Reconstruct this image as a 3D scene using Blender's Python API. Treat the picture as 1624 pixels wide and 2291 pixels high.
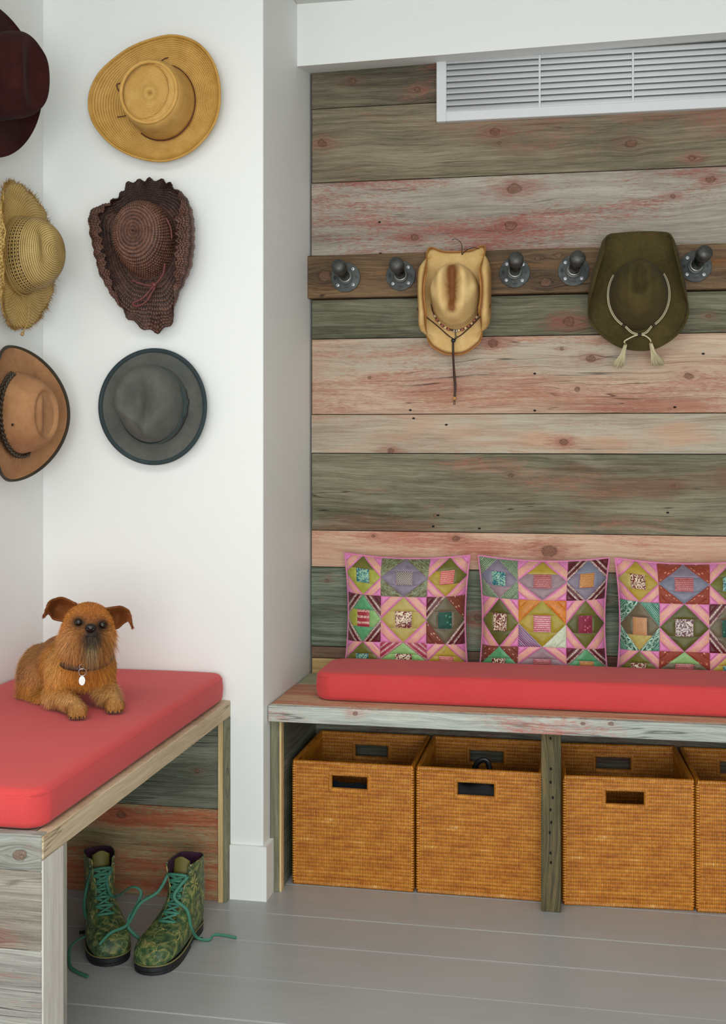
import bpy, bmesh, math, random
import numpy as np
from mathutils import Matrix, Vector

for o in list(bpy.data.objects): bpy.data.objects.remove(o)
SC = bpy.context.scene
COL = SC.collection
PI = math.pi
rng = np.random.default_rng(7)

# ------------------------------------------------------------------ camera
HC = 1.24
cd = bpy.data.cameras.new('camera'); cam = bpy.data.objects.new('camera', cd); COL.objects.link(cam)
cam.location = (0, 0, HC)
cam.rotation_euler = (PI/2, 0, math.radians(10.9))
cd.sensor_fit = 'HORIZONTAL'; cd.sensor_width = 36.0
cd.lens = 36.0*2649/1624
cd.shift_y = -165.5/1624
cd.clip_start = 0.05; cd.clip_end = 50
SC.camera = cam

# ------------------------------------------------------------------ world, lights, exposure
w = bpy.data.worlds.new('world'); SC.world = w; w.use_nodes = True
bg = w.node_tree.nodes['Background']
bg.inputs[0].default_value = (0.93, 0.97, 1.0, 1); bg.inputs[1].default_value = 0.75

def area(name, loc, target, sx, sy, power, color):
    l = bpy.data.lights.new(name, 'AREA'); l.shape = 'RECTANGLE'; l.size = sx; l.size_y = sy
    l.energy = power; l.color = color
    o = bpy.data.objects.new(name, l); COL.objects.link(o); o.location = loc
    d = Vector(target)-Vector(loc); o.rotation_euler = d.to_track_quat('-Z', 'Y').to_euler()
    return o
area('window_daylight', (0.35, -1.8, 1.05), (-0.7, 3.3, 1.0), 2.6, 1.5, 102, (0.965, 0.995, 1.0))
area('overhead_fill', (-0.5, 1.35, 2.5), (-0.5, 1.7, 0.0), 2.0, 1.2, 27, (1.0, 0.985, 0.95))  # added unseen overhead fill: lifts floor and bench tops, drops shadows below hats

vs = SC.view_settings
SC.display_settings.display_device = 'sRGB'
vs.view_transform = 'Standard'; vs.look = 'None'; vs.gamma = 1.0; vs.exposure = 0.02; vs.use_curve_mapping = False

# ------------------------------------------------------------------ helpers
def lin(h):
    h = h.lstrip('#'); c = [int(h[i:i+2], 16)/255 for i in (0, 2, 4)]
    return tuple((v/12.92 if v <= 0.04045 else ((v+0.055)/1.055)**2.4) for v in c)+(1.0,)

class NT:
    """small node-tree writer"""
    def __init__(s, tree): s.t = tree; s.n = tree.nodes; s.l = tree.links
    def put(s, sock, v):
        if v is None: return
        if hasattr(v, 'is_output'): s.l.new(v, sock)
        else: sock.default_value = v
    def math(s, op, a, b=None, c=None, clamp=False):
        n = s.n.new('ShaderNodeMath'); n.operation = op; n.use_clamp = clamp
        for i, v in enumerate((a, b, c)): s.put(n.inputs[i], v)
        return n.outputs[0]
    def vmath(s, op, a, b=None, scale=None):
        n = s.n.new('ShaderNodeVectorMath'); n.operation = op
        s.put(n.inputs[0], a); s.put(n.inputs[1], b)
        if scale is not None: s.put(n.inputs['Scale'], scale)
        return n.outputs['Value'] if op in ('LENGTH', 'DISTANCE', 'DOT_PRODUCT') else n.outputs[0]
    def coord(s, kind='Object'): return s.n.new('ShaderNodeTexCoord').outputs[kind]
    def sep(s, v): n = s.n.new('ShaderNodeSeparateXYZ'); s.put(n.inputs[0], v); return n.outputs
    def comb(s, x, y, z):
        n = s.n.new('ShaderNodeCombineXYZ')
        for i, v in enumerate((x, y, z)): s.put(n.inputs[i], v)
        return n.outputs[0]
    def noise(s, v, scale, detail=4, rough=0.55, dist=0.0):
        n = s.n.new('ShaderNodeTexNoise'); s.put(n.inputs['Vector'], v)
        n.inputs['Scale'].default_value = scale; n.inputs['Detail'].default_value = detail
        n.inputs['Roughness'].default_value = rough; n.inputs['Distortion'].default_value = dist
        return n.outputs[0]
    def voro(s, v, scale, feature='F1', out='Distance', rnd=1.0):
        n = s.n.new('ShaderNodeTexVoronoi'); n.feature = feature; s.put(n.inputs['Vector'], v)
        n.inputs['Scale'].default_value = scale; n.inputs['Randomness'].default_value = rnd
        return n.outputs[out]
    def wave(s, v, scale, dist=0, detail=2, dscale=1, direction='X', kind='BANDS', profile='SIN'):
        n = s.n.new('ShaderNodeTexWave'); s.put(n.inputs['Vector'], v); n.wave_type = kind; n.wave_profile = profile
        if kind == 'BANDS': n.bands_direction = direction
        n.inputs['Scale'].default_value = scale; n.inputs['Distortion'].default_value = dist
        n.inputs['Detail'].default_value = detail; n.inputs['Detail Scale'].default_value = dscale
        return n.outputs['Fac']
    def ramp(s, f, stops, interp='LINEAR'):
        n = s.n.new('ShaderNodeValToRGB'); s.put(n.inputs[0], f); n.color_ramp.interpolation = interp
        e = n.color_ramp.elements
        while len(e) < len(stops): e.new(0.5)
        for i, (p, c) in enumerate(stops):
            e[i].position = p; e[i].color = lin(c) if isinstance(c, str) else ((c, c, c, 1) if not hasattr(c, '__len__') else c)
        return n.outputs[0]
    def rng(s, f, a, b, c=0.0, d=1.0):
        n = s.n.new('ShaderNodeMapRange'); s.put(n.inputs[0], f)
        for i, v in enumerate((a, b, c, d)): n.inputs[i+1].default_value = v
        return n.outputs[0]
    def mix(s, f, a, b, mode='MIX'):
        n = s.n.new('ShaderNodeMix'); n.data_type = 'RGBA'; n.blend_type = mode
        s.put(n.inputs['Factor'], f)
        for k, v in ((6, a), (7, b)): s.put(n.inputs[k], lin(v) if isinstance(v, str) else v)
        return n.outputs[2]
    def map(s, v, loc=(0, 0, 0), rot=(0, 0, 0), scale=(1, 1, 1)):
        n = s.n.new('ShaderNodeMapping'); s.put(n.inputs[0], v)
        n.inputs[1].default_value = loc; n.inputs[2].default_value = rot; n.inputs[3].default_value = scale
        return n.outputs[0]
    def bump(s, h, strength=0.3, dist=0.002):
        n = s.n.new('ShaderNodeBump'); s.put(n.inputs['Height'], h)
        n.inputs['Strength'].default_value = strength; n.inputs['Distance'].default_value = dist
        return n.outputs[0]
    def attr(s, name):
        n = s.n.new('ShaderNodeAttribute'); n.attribute_name = name; return n.outputs[0]

def newmat(name):
    m = bpy.data.materials.new(name); m.use_nodes = True
    t = NT(m.node_tree); b = m.node_tree.nodes['Principled BSDF']
    return m, t, b
def finish(t, b, color=None, rough=0.7, normal=None, metal=0.0, spec=0.5, sheen=0.0):
    if color is not None: t.put(b.inputs['Base Color'], lin(color) if isinstance(color, str) else color)
    t.put(b.inputs['Roughness'], rough); b.inputs['Metallic'].default_value = metal
    b.inputs['Specular IOR Level'].default_value = spec
    if sheen: b.inputs['Sheen Weight'].default_value = sheen
    if normal is not None: t.put(b.inputs['Normal'], normal)
_plain = {}
def plain(name, color, rough=0.6, metal=0.0, spec=0.5, var=0.08, scale=40):
    """one colour with a faint procedural mottling"""
    if name in _plain: return _plain[name]
    m, t, b = newmat(name)
    c = lin(color)
    n = t.noise(t.coord(), scale, 3)
    col = t.mix(n, tuple(v*(1-var) for v in c[:3])+(1,), tuple(min(1, v*(1+var)) for v in c[:3])+(1,))
    finish(t, b, col, rough, None, metal, spec)
    _plain[name] = m
    return m

def mesh(name, V, F, mat, parent=None, smooth=False, uv=None, col=None, label=None):
    me = bpy.data.meshes.new(name)
    V = np.asarray(V, float)
    me.from_pydata(V.tolist(), [], [tuple(int(i) for i in f) for f in F])
    if uv is not None:
        ul = me.uv_layers.new(name='UVMap'); uv = np.asarray(uv, float)
        li = np.empty(len(me.loops), int); me.loops.foreach_get('vertex_index', li)
        ul.data.foreach_set('uv', uv[li].ravel())
    if col is not None:
        a = me.color_attributes.new('tint', 'FLOAT_COLOR', 'POINT')
        cc = np.ones((len(V), 4)); cc[:, :3] = col; a.data.foreach_set('color', cc.ravel())
    if smooth: me.polygons.foreach_set('use_smooth', [True]*len(me.polygons))
    if mat is not None:
        for mm in (mat if isinstance(mat, (list, tuple)) else [mat]): me.materials.append(mm)
    me.update()
    return link(name, me, parent, label)
def link(name, me, parent=None, label=None):
    o = bpy.data.objects.new(name, me); COL.objects.link(o)
    if parent is not None: adopt(o, parent)
    if label: o['label'] = label
    return o
def wmat(o):
    return o.matrix_basis if o.parent is None else wmat(o.parent) @ o.matrix_parent_inverse @ o.matrix_basis
def adopt(o, parent):
    """parent while keeping the world-space coordinates in the mesh"""
    o.parent = parent; o.matrix_parent_inverse = wmat(parent).inverted()
def tag(o, label, cat, group=None, kind=None):
    if label: o['label'] = label
    if cat: o['category'] = cat
    if group: o['group'] = group
    if kind: o['kind'] = kind
    return o
def thing(name, loc, label, cat, group=None):
    o = bpy.data.objects.new(name, None); o.empty_display_size = 0.05; COL.objects.link(o); o.location = loc
    return tag(o, label, cat, group)
def struct(o): o['kind'] = 'structure'; return o

def bm_box(bm, x0, x1, y0, y1, z0, z1):
    r = bmesh.ops.create_cube(bm, size=1.0)
    for v in r['verts']:
        v.co = Vector((x0+(v.co.x+0.5)*(x1-x0), y0+(v.co.y+0.5)*(y1-y0), z0+(v.co.z+0.5)*(z1-z0)))
    return r['verts']
def bm_obj(name, bm, mat, parent=None, smooth=False, label=None):
    me = bpy.data.meshes.new(name); bm.to_mesh(me); bm.free()
    for mm in (mat if isinstance(mat, (list, tuple)) else [mat]): me.materials.append(mm)
    if smooth: me.polygons.foreach_set('use_smooth', [True]*len(me.polygons))
    return link(name, me, parent, label)
def box(name, x0, x1, y0, y1, z0, z1, mat, parent=None, bev=0.0015, seg=1, label=None):
    bm = bmesh.new(); bm_box(bm, x0, x1, y0, y1, z0, z1)
    if bev: bmesh.ops.bevel(bm, geom=list(bm.edges), offset=bev, segments=seg, affect='EDGES', profile=0.5)
    return bm_obj(name, bm, mat, parent, False, label)
def grid_faces(n, m, wrap_n=False, wrap_m=False):
    F = []
    for i in range(n if wrap_n else n-1):
        for j in range(m if wrap_m else m-1):
            a = i*m+j; b = i*m+(j+1) % m; c = ((i+1) % n)*m+(j+1) % m; d = ((i+1) % n)*m+j
            F.append((a, b, c, d))
    return F
def surf_wrap(name, P, uv, mat, parent=None, thick=0.0, col=None, offset=-1.0):
    """closed ring surface (n rows wrap round) whose uv has one row more than its points"""
    n, m = P.shape[:2]; o = surf(name, P, mat, parent, wrap_n=True, thick=thick, col=col, offset=offset)
    ul = o.data.uv_layers.new(name='UVMap'); i, j = np.meshgrid(np.arange(n), np.arange(m-1), indexing='ij')
    L = np.stack([uv[i, j], uv[i, j+1], uv[i+1, j+1], uv[i+1, j]], 2).reshape(-1, 2); ul.data.foreach_set('uv', L.ravel())
    return o
def surf(name, P, mat, parent=None, wrap_n=False, wrap_m=False, uv=None, smooth=True, thick=0.0, col=None, flip=False, label=None, offset=-1.0):
    P = np.asarray(P, float); n, m = P.shape[:2]
    F = grid_faces(n, m, wrap_n, wrap_m)
    if flip: F = [f[::-1] for f in F]
    o = mesh(name, P.reshape(-1, 3), F, mat, parent, smooth, None if uv is None else np.asarray(uv).reshape(-1, 2), None if col is None else np.asarray(col).reshape(-1, 3), label)
    if thick:
        md = o.modifiers.new('solid', 'SOLIDIFY'); md.thickness = thick; md.offset = offset
    return o
def catmull(pts, per=8, closed=False):
    P = np.asarray(pts, float); n = len(P); out = []
    for i in range(n if closed else n-1):
        g = lambda k: P[k % n] if closed else P[min(max(k, 0), n-1)]
        p0, p1, p2, p3 = g(i-1), g(i), g(i+1), g(i+2)
        for k in range(per):
            t = k/per
            out.append(0.5*((2*p1)+(-p0+p2)*t+(2*p0-5*p1+4*p2-p3)*t*t+(-p0+3*p1-3*p2+p3)*t**3))
    if not closed: out.append(P[-1])
    return np.array(out)
def tube_data(pts, r, sides=8, closed=False, flat=1.0, up=(0, 0, 1), cap=True):
    """tube verts and faces along a polyline; r a number or one per point; flat squashes the section along 'up'"""
    P = np.asarray(pts, float); n = len(P)
    T = np.gradient(P, axis=0) if not closed else np.roll(P, -1, 0)-np.roll(P, 1, 0)
    T /= np.linalg.norm(T, axis=1)[:, None]+1e-12
    u = np.asarray(up, float); B = np.empty_like(P); prev = None
    for i in range(n):
        b = u-T[i]*(u@T[i]) if prev is None else prev-T[i]*(prev@T[i])
        if np.linalg.norm(b) < 1e-5: b = np.array([1, 0, 0])-T[i]*T[i][0]
        if np.linalg.norm(b) < 1e-5: b = np.array([0, 1, 0])-T[i]*T[i][1]
        prev = b/np.linalg.norm(b); B[i] = prev
    N = np.cross(T, B); R = np.broadcast_to(np.asarray(r, float), (n,))
    a = np.arange(sides)/sides*2*PI
    V = P[:, None]+R[:, None, None]*(np.cos(a)[None, :, None]*N[:, None]+flat*np.sin(a)[None, :, None]*B[:, None])
    V = V.reshape(-1, 3); F = grid_faces(n, sides, closed, True)
    if cap and not closed:
        F.append(tuple(range(sides))[::-1]); F.append(tuple(range((n-1)*sides, n*sides)))
    return V, F
def tube(name, pts, r, mat, parent=None, sides=8, closed=False, flat=1.0, up=(0, 0, 1), label=None, smooth=True):
    V, F = tube_data(pts, r, sides, closed, flat, up)
    return mesh(name, V, F, mat, parent, smooth, label=label)
class Bag:
    """collects several pieces of ONE part"""
    def __init__(s): s.V = []; s.F = []; s.n = 0; s.C = []
    def add(s, V, F, col=None):
        V = np.asarray(V, float); s.V.append(V); s.F += [tuple(i+s.n for i in f) for f in F]; s.n += len(V)
        if col is not None: s.C.append(np.broadcast_to(np.asarray(col, float), (len(V), 3)))
        return s
    def build(s, name, mat, parent=None, smooth=True, label=None):
        return mesh(name, np.concatenate(s.V), s.F, mat, parent, smooth, col=np.concatenate(s.C) if s.C else None, label=label)
def lathe_data(prof, sides=24, origin=(0, 0, 0), ax=(0, 0, 1), ref=(1, 0, 0)):
    """profile [(radius, height)] turned about ax"""
    ax = np.asarray(ax, float); ax /= np.linalg.norm(ax); ref = np.asarray(ref, float); ref = ref-ax*(ref@ax); ref /= np.linalg.norm(ref)
    bi = np.cross(ax, ref); a = np.arange(sides)/sides*2*PI
    V = []
    for r, h in prof: V.append(np.asarray(origin)+h*ax+r*(np.cos(a)[:, None]*ref+np.sin(a)[:, None]*bi))
    V = np.concatenate(V); n = len(prof)
    F = grid_faces(n, sides, False, True)
    F.append(tuple(range(sides))[::-1]); F.append(tuple(range((n-1)*sides, n*sides)))
    return V, F
# ------------------------------------------------------------------ weathered barn-wood
def knot_group():
    g = bpy.data.node_groups.new('knot', 'ShaderNodeTree')
    I = g.interface
    for nm, ty in (('Color', 'NodeSocketColor'), ('Vector', 'NodeSocketVector'), ('Center', 'NodeSocketVector'), ('Radius', 'NodeSocketFloat'), ('Halo', 'NodeSocketFloat'), ('HaloColor', 'NodeSocketColor')):
        I.new_socket(nm, in_out='INPUT', socket_type=ty)
    I.new_socket('Color', in_out='OUTPUT', socket_type='NodeSocketColor')
    gi = g.nodes.new('NodeGroupInput'); go = g.nodes.new('NodeGroupOutput'); t = NT(g)
    v = t.vmath('SUBTRACT', gi.outputs['Vector'], gi.outputs['Center'])
    nz = t.noise(gi.outputs['Vector'], 45, 3)
    v = t.vmath('MULTIPLY', v, (0.78, 1.0, 0.0))
    d = t.math('DIVIDE', t.vmath('LENGTH', v), gi.outputs['Radius'])
    d = t.math('ADD', d, t.math('MULTIPLY', t.math('SUBTRACT', nz, 0.5), 1.5))
    # halo stretches along the grain
    v2 = t.vmath('MULTIPLY', t.vmath('SUBTRACT', gi.outputs['Vector'], gi.outputs['Center']), (0.42, 1.0, 0.0))
    d2 = t.math('DIVIDE', t.vmath('LENGTH', v2), gi.outputs['Radius'])
    nf = t.noise(t.vmath('MULTIPLY', gi.outputs['Vector'], (40, 220, 1)), 1, 3)
    d2 = t.math('ADD', d2, t.math('MULTIPLY', t.math('SUBTRACT', nf, 0.5), 6.0))
    h = t.math('MULTIPLY', t.rng(d2, 3.4, 0.4), t.math('MULTIPLY', gi.outputs['Halo'], 0.62))
    c = t.mix(h, gi.outputs['Color'], gi.outputs['HaloColor'])
    rim = t.math('MULTIPLY', t.rng(d, 1.3, 0.9), 0.7)
    core = t.mix(t.rng(t.noise(gi.outputs['Vector'], 260, 2), 0.35, 0.65), '#54392c', '#84624e')
    core = t.mix(t.rng(d, 1.0, 0.8), '#33221a', core)
    c = t.mix(rim, c, core)
    t.put(go.inputs[0], c)
    return g
KNOT = knot_group()

def wood(name, dark, mid, light, red=0.0, redcol=('#7c3530', '#b8736a'), axis='x', knots=(), nails=(), seed=0.0, streak=1.0, patch=(2.2, 7.0), cracks=0.6, pale=0.0, gradient=None, rough=0.82, bump=0.35, alt=None, halo='#8a4038', scale=1.0):
    """weathered plank: long grain along axis, worn paint, cracks, knots at (along, across, radius, halo)"""
    m, t, b = newmat(name)
    s = t.sep(t.coord())
    L, A, D = {'x': (0, 2, 1), 'y': (1, 2, 0), 'z': (2, 0, 1), 'yx': (1, 0, 2), 'xy': (0, 1, 2), 'zy': (2, 1, 0)}[axis]
    p = t.comb(s[L], s[A], s[D])
    ps = t.comb(t.math('ADD', s[L], seed*3.1), t.math('ADD', s[A], seed*1.7), t.math('ADD', s[D], seed))
    wv = t.math('MULTIPLY', t.math('SUBTRACT', t.noise(t.vmath('MULTIPLY', ps, (2.2*scale, 5*scale, 5)), 1, 2), 0.5), 0.05)
    # grain bends round the knots
    for k in knots:
        dv = t.vmath('MULTIPLY', t.vmath('SUBTRACT', p, (k[0], k[1], 0)), (0.45/k[2], 0.5/k[2], 0))
        g = t.math('POWER', 2.718, t.math('MULTIPLY', t.vmath('DOT_PRODUCT', dv, dv), -1.0))
        dz = t.math('SUBTRACT', s[A], k[1])
        wv = t.math('ADD', wv, t.math('MULTIPLY', g, t.math('MULTIPLY', t.math('SIGN', dz), -k[2]*0.9)))
    q = t.vmath('ADD', ps, t.comb(0.0, wv, 0.0))
    fine = t.noise(t.vmath('MULTIPLY', q, (13*scale, 520*scale, 8)), 1, 6, 0.74)
    med = t.noise(t.vmath('MULTIPLY', q, (3.4*scale, 105*scale, 4)), 1, 5, 0.66)
    broad = t.noise(t.vmath('MULTIPLY', q, (1.6*scale, 11*scale, 3)), 1, 3, 0.55)
    f = t.math('ADD', t.math('ADD', t.math('MULTIPLY', fine, 0.46), t.math('MULTIPLY', med, 0.34)), t.math('MULTIPLY', broad, 0.32))
    if gradient: f = t.math('ADD', f, t.rng(s[A], gradient[0], gradient[1], gradient[2], gradient[3]))
    c = t.ramp(f, [(0.42, dark), (0.54, mid), (0.66, light)])
    if alt:
        am = t.noise(t.vmath('MULTIPLY', q, (alt[3] if len(alt) > 3 else 1.6, alt[4] if len(alt) > 4 else 6.0, 1)), 1.0, 3, 0.6)
        c = t.mix(t.rng(am, alt[1], alt[2]), c, t.mix(t.rng(f, 0.42, 0.66), alt[0][0], alt[0][1]))
    # worn paint
    if red > 0:
        pm = t.noise(t.vmath('MULTIPLY', q, (patch[0], patch[1], 2)), 1, 4, 0.6)
        tear = t.noise(t.vmath('MULTIPLY', q, (52*scale, 300*scale, 8)), 1, 5, 0.75)
        mk = t.math('ADD', pm, t.math('MULTIPLY', t.math('SUBTRACT', tear, 0.5), 0.62*streak))
        th = 0.70-0.36*red
        mk = t.rng(mk, th-0.04, th+0.12)
        rc = t.mix(t.rng(med, 0.3, 0.7), redcol[0], redcol[1])
        c = t.mix(t.math('MULTIPLY', mk, 0.85), c, rc)
    if pale > 0:
        pl = t.noise(t.vmath('MULTIPLY', q, (3.0, 14, 2)), 1, 5, 0.65)
        c = t.mix(t.math('MULTIPLY', t.rng(pl, 0.56, 0.7), pale), c, '#b9b6a6')
    sp = t.noise(t.vmath('MULTIPLY', q, (150*scale, 420*scale, 8)), 1, 3, 0.6)
    c = t.mix(t.math('MULTIPLY', t.rng(sp, 0.64, 0.72), 0.35), c, light); c = t.mix(t.math('MULTIPLY', t.rng(sp, 0.36, 0.28), 0.55), c, dark)
    if cracks > 0:
        ck = t.noise(t.vmath('MULTIPLY', q, (1.3*scale, 40*scale, 3)), 1, 2, 0.5)
        ckm = t.math('SUBTRACT', 1.0, t.rng(t.math('ABSOLUTE', t.math('SUBTRACT', ck, 0.5)), 0.002, 0.013))
        gate = t.rng(t.noise(t.vmath('MULTIPLY', q, (2.2, 9, 2)), 1, 2), 0.5, 0.62)
        ckm = t.math('MULTIPLY', t.math('MULTIPLY', ckm, gate), cracks)
        c = t.mix(ckm, c, '#211d18')
    for k in knots:
        g = t.n.new('ShaderNodeGroup'); g.node_tree = KNOT
        t.put(g.inputs['Color'], c); t.put(g.inputs['Vector'], p)
        g.inputs['Center'].default_value = (k[0], k[1], 0); g.inputs['Radius'].default_value = k[2]*0.74
        g.inputs['Halo'].default_value = k[3] if len(k) > 3 else 0.6; g.inputs['HaloColor'].default_value = lin(halo)
        # centre depth is flattened in the group
        c = g.outputs[0]
    c = t.mix(1.0, c, (1.03, 1.02, 0.97, 1), 'MULTIPLY')
    for x, z in nails:
        d = t.vmath('LENGTH', t.vmath('MULTIPLY', t.vmath('SUBTRACT', p, (x, z, 0)), (0.8, 1.2, 0)))
        c = t.mix(t.rng(d, 0.0046, 0.0026), c, '#14100d')
    hgt = t.math('ADD', t.math('MULTIPLY', fine, 0.6), med)
    if cracks > 0: hgt = t.math('SUBTRACT', hgt, ckm)
    finish(t, b, c, rough, t.bump(hgt, bump, 0.002), spec=0.25)
    return m
# ------------------------------------------------------------------ the room
def paint(name, color, rough=0.55):
    m, t, b = newmat(name)
    n = t.noise(t.coord(), 3.0, 3); n2 = t.noise(t.coord(), 260, 2)
    c = lin(color)
    col = t.mix(n, tuple(v*0.97 for v in c[:3])+(1,), c)
    finish(t, b, col, rough, t.bump(n2, 0.06, 0.001), spec=0.3)
    return m
M_WALL = paint('white_wall_paint', '#e9ebe8')
M_TRIM = paint('white_trim_paint', '#eef0ec', 0.35)
M_CEIL = paint('ceiling_paint', '#cfcfc9')
M_VENT = paint('vent_enamel', '#d9dbdc', 0.4)

XJ, YH, YP, XL = -0.864, 3.07, 3.565, -1.498     # jamb, hat wall, plank face, left wall
wc = struct(box('wall_center', XL-0.12, XJ, YH, 3.72, 0, 2.53, M_WALL, None, 0.004, 2))
for v in wc.data.vertices:            # the end face runs a touch out of square
    if v.co.x > -1.0 and v.co.y > 3.5: v.co.x += 0.012
struct(box('wall_left', XL-0.12, XL, -3.0, YH, 0, 2.53, M_WALL, None, 0))
struct(box('ceiling', XL-0.12, 2.72, -3.0, 3.72, 2.53, 2.9, M_CEIL, None, 0))
struct(box('wall_right', 2.6, 2.72, -3.0, 3.72, 0, 2.53, M_WALL, None, 0))
# soffit beam in front of the plank wall, its underside rising a little to the back
bm = bmesh.new(); bm_box(bm, XJ+0.004, 1.5, 3.42, 3.63, 2.345, 2.53)
for v in bm.verts:
    if v.co.z < 2.4:
        v.co.z += (0.033 if v.co.y > 3.5 else 0)+(v.co.x-XJ)*0.018
struct(bm_obj('ceiling_beam', bm, M_WALL))
# baseboard wraps the wall end
bm = bmesh.new(); bm_box(bm, -0.954, XJ+0.0125, YH-0.012, YH+0.0005, 0, 0.146); bm_box(bm, XJ-0.0005, XJ+0.0125, YH-0.0, 3.1315, 0, 0.146)
struct(bm_obj('baseboard_center', bm, M_TRIM))

# floor: painted boards with pale filled joints
def floor_paint():
    m, t, b = newmat('grey_floor_paint')
    p = t.coord()
    n1 = t.noise(t.vmath('MULTIPLY', p, (2.0, 90, 1)), 1, 4); n2 = t.noise(p, 1.6, 3); n3 = t.noise(t.vmath('MULTIPLY', p, (9, 30, 1)), 1, 3)
    f = t.math('ADD', t.math('MULTIPLY', n1, 0.35), t.math('ADD', t.math('MULTIPLY', n2, 0.55), t.math('MULTIPLY', n3, 0.1)))
    c = t.ramp(f, [(0.25, '#9c9e9e'), (0.5, '#a6a7a7'), (0.75, '#afb0af')])
    finish(t, b, c, t.rng(n2, 0.2, 0.8, 0.30, 0.38), t.bump(n1, 0.05, 0.001), spec=0.45)
    return m
M_FLOOR = floor_paint(); M_JOINT = plain('joint_filler', '#ece9e3', 0.6)
floor = struct(box('floor', XL-0.12, 2.72, -3.0, 3.72, -0.06, -0.0016, M_JOINT, None, 0))
seams = [3.62, 3.40, 3.191, 2.985, 2.813, 2.6185, 2.428, 2.236]
while seams[-1] > -2.9: seams.append(seams[-1]-0.19)
for a, b_ in zip(seams[:-1], seams[1:]):
    box('floorboard', XL, 2.6, b_+0.0021, a-0.0021, -0.0015, rng.uniform(-0.0002, 0.0004), M_FLOOR, floor, 0.0004)

# ------------------------------------------------------------------ plank wall
wall = struct(box('wall_back', XJ+0.013, 1.5, YP+0.022, 3.72, 0, 2.53, plain('wall_backing', '#2a2622', 0.9), None, 0))
ROWS = [
 # z0, z1, material arguments
 (2.2565, 2.40, dict(dark='#37342c', mid='#585246', light='#7d7563', red=0.30, knots=[(-0.72, 2.335, 0.011, 0.3), (-0.52, 2.30, 0.010, 0.5)], cracks=0.9)),
 (2.0275, 2.2565, dict(dark='#4a463a', mid='#726a59', light='#978c77', red=0.30, redcol=('#7d5044', '#9d7565'), gradient=(2.14, 2.256, 0.0, -0.02), knots=[(-0.815, 2.150, 0.014, 0.7), (-0.285, 2.158, 0.013, 0.8), (0.115, 2.105, 0.015, 0.35), (-0.27, 2.125, 0.006, 0.2), (0.29, 2.055, 0.010, 0.8)], cracks=0.8)),
 (1.801, 2.0275, dict(dark='#6f6a63', mid='#938d84', light='#aea89e', red=0.54, redcol=('#833a36', '#a0645a'), patch=(1.7, 9), streak=1.25, knots=[(-0.225, 1.987, 0.020, 1.0), (-0.235, 1.875, 0.015, 0.9), (-0.525, 1.85, 0.012, 0.9), (0.235, 1.945, 0.008, 1.0), (0.34, 1.99, 0.012, 1.0)], nails=[(-0.635, 1.90), (-0.632, 1.804)], pale=0.35, cracks=0.5)),
 (1.5455, 1.667, dict(dark='#3c3d31', mid='#626150', light='#86836f', red=0.10, knots=[(-0.065, 1.585, 0.016, 1.0), (0.335, 1.595, 0.007, 0.5)], pale=0.15, cracks=0.7)),
 (1.3125, 1.5455, dict(dark='#94705e', mid='#b79a86', light='#c9b6a2', alt=(('#9c9184', '#bdb3a4'), 0.5, 0.62), red=0.38, redcol=('#8f5648', '#b58672'), patch=(1.5, 9), knots=[(-0.29, 1.525, 0.014, 0.9), (0.0, 1.475, 0.012, 0.8), (-0.665, 1.425, 0.007, 0.3), (0.28, 1.42, 0.012, 0.6), (-0.04, 1.385, 0.009, 0.5), (-0.085, 1.505, 0.006, 0.4)], nails=[(-0.54, 1.325), (-0.165, 1.322), (-0.165, 1.432), (0.24, 1.33), (0.32, 1.485)], pale=0.30, cracks=0.75)),
 (1.1930, 1.3125, dict(dark='#87796a', mid='#a69a8a', light='#bab3a6', alt=(('#a3836f', '#c0a28c'), 0.55, 0.66), red=0.35, redcol=('#9c6a58', '#b99280'), patch=(1.1, 5), knots=[(-0.60, 1.200, 0.010, 0.9), (-0.08, 1.228, 0.011, 1.0)], nails=[(-0.53, 1.300), (-0.43, 1.28)], pale=0.35, cracks=0.5)),
 (0.9555, 1.1930, dict(dark='#474638', mid='#6a6856', light='#8d8875', alt=(('#4a3b30', '#7d6654'), 0.52, 0.64), red=0.18, redcol=('#8a5a4a', '#a57a68'), patch=(2.6, 12), knots=[(-0.235, 1.128, 0.008, 0.25), (0.235, 1.10, 0.006, 0.2), (-0.465, 1.005, 0.006, 0.3)], nails=[(-0.47, 0.972), (-0.33, 0.968), (-0.455, 1.006), (0.22, 1.022)], pale=0.25, cracks=0.8)),
 (0.8420, 0.9555, dict(dark='#a97c67', mid='#bf9983', light='#cfb5a0', red=0.36, redcol=('#a25b4c', '#bd8672'), patch=(2.0, 7), knots=[(-0.40, 0.936, 0.011, 0.9), (-0.125, 0.905, 0.020, 1.0), (-0.655, 0.940, 0.006, 0.4)], pale=0.20, cracks=0.4)),
 (0.5970, 0.8420, dict(dark='#343c33', mid='#586355', light='#86907f', red=0.40, redcol=('#7b443a', '#9a6355'), patch=(1.6, 8), knots=[(-0.335, 0.700, 0.012, 0.3), (-0.80, 0.80, 0.006, 0.3), (0.04, 0.76, 0.010, 0.3)], cracks=0.7)),
 (0.5610, 0.5970, dict(dark='#4a3a30', mid='#6b5648', light='#84705f', red=0.40, redcol=('#6d3a33', '#86564a'))),
 (0.4400, 0.5610, dict(dark='#8f7549', mid='#b89c6b', light='#cbb689', red=0.0, cracks=0.2)),
 (0.2500, 0.4400, dict(dark='#2e332c', mid='#5a5b50', light='#7d7f74', red=0.45, redcol=('#4a2524', '#6e3d38'), patch=(2.2, 9))),
 (0.0000, 0.2500, dict(dark='#2f2d28', mid='#4f4b42', light='#6f6a5e', red=0.15)),
]
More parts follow.
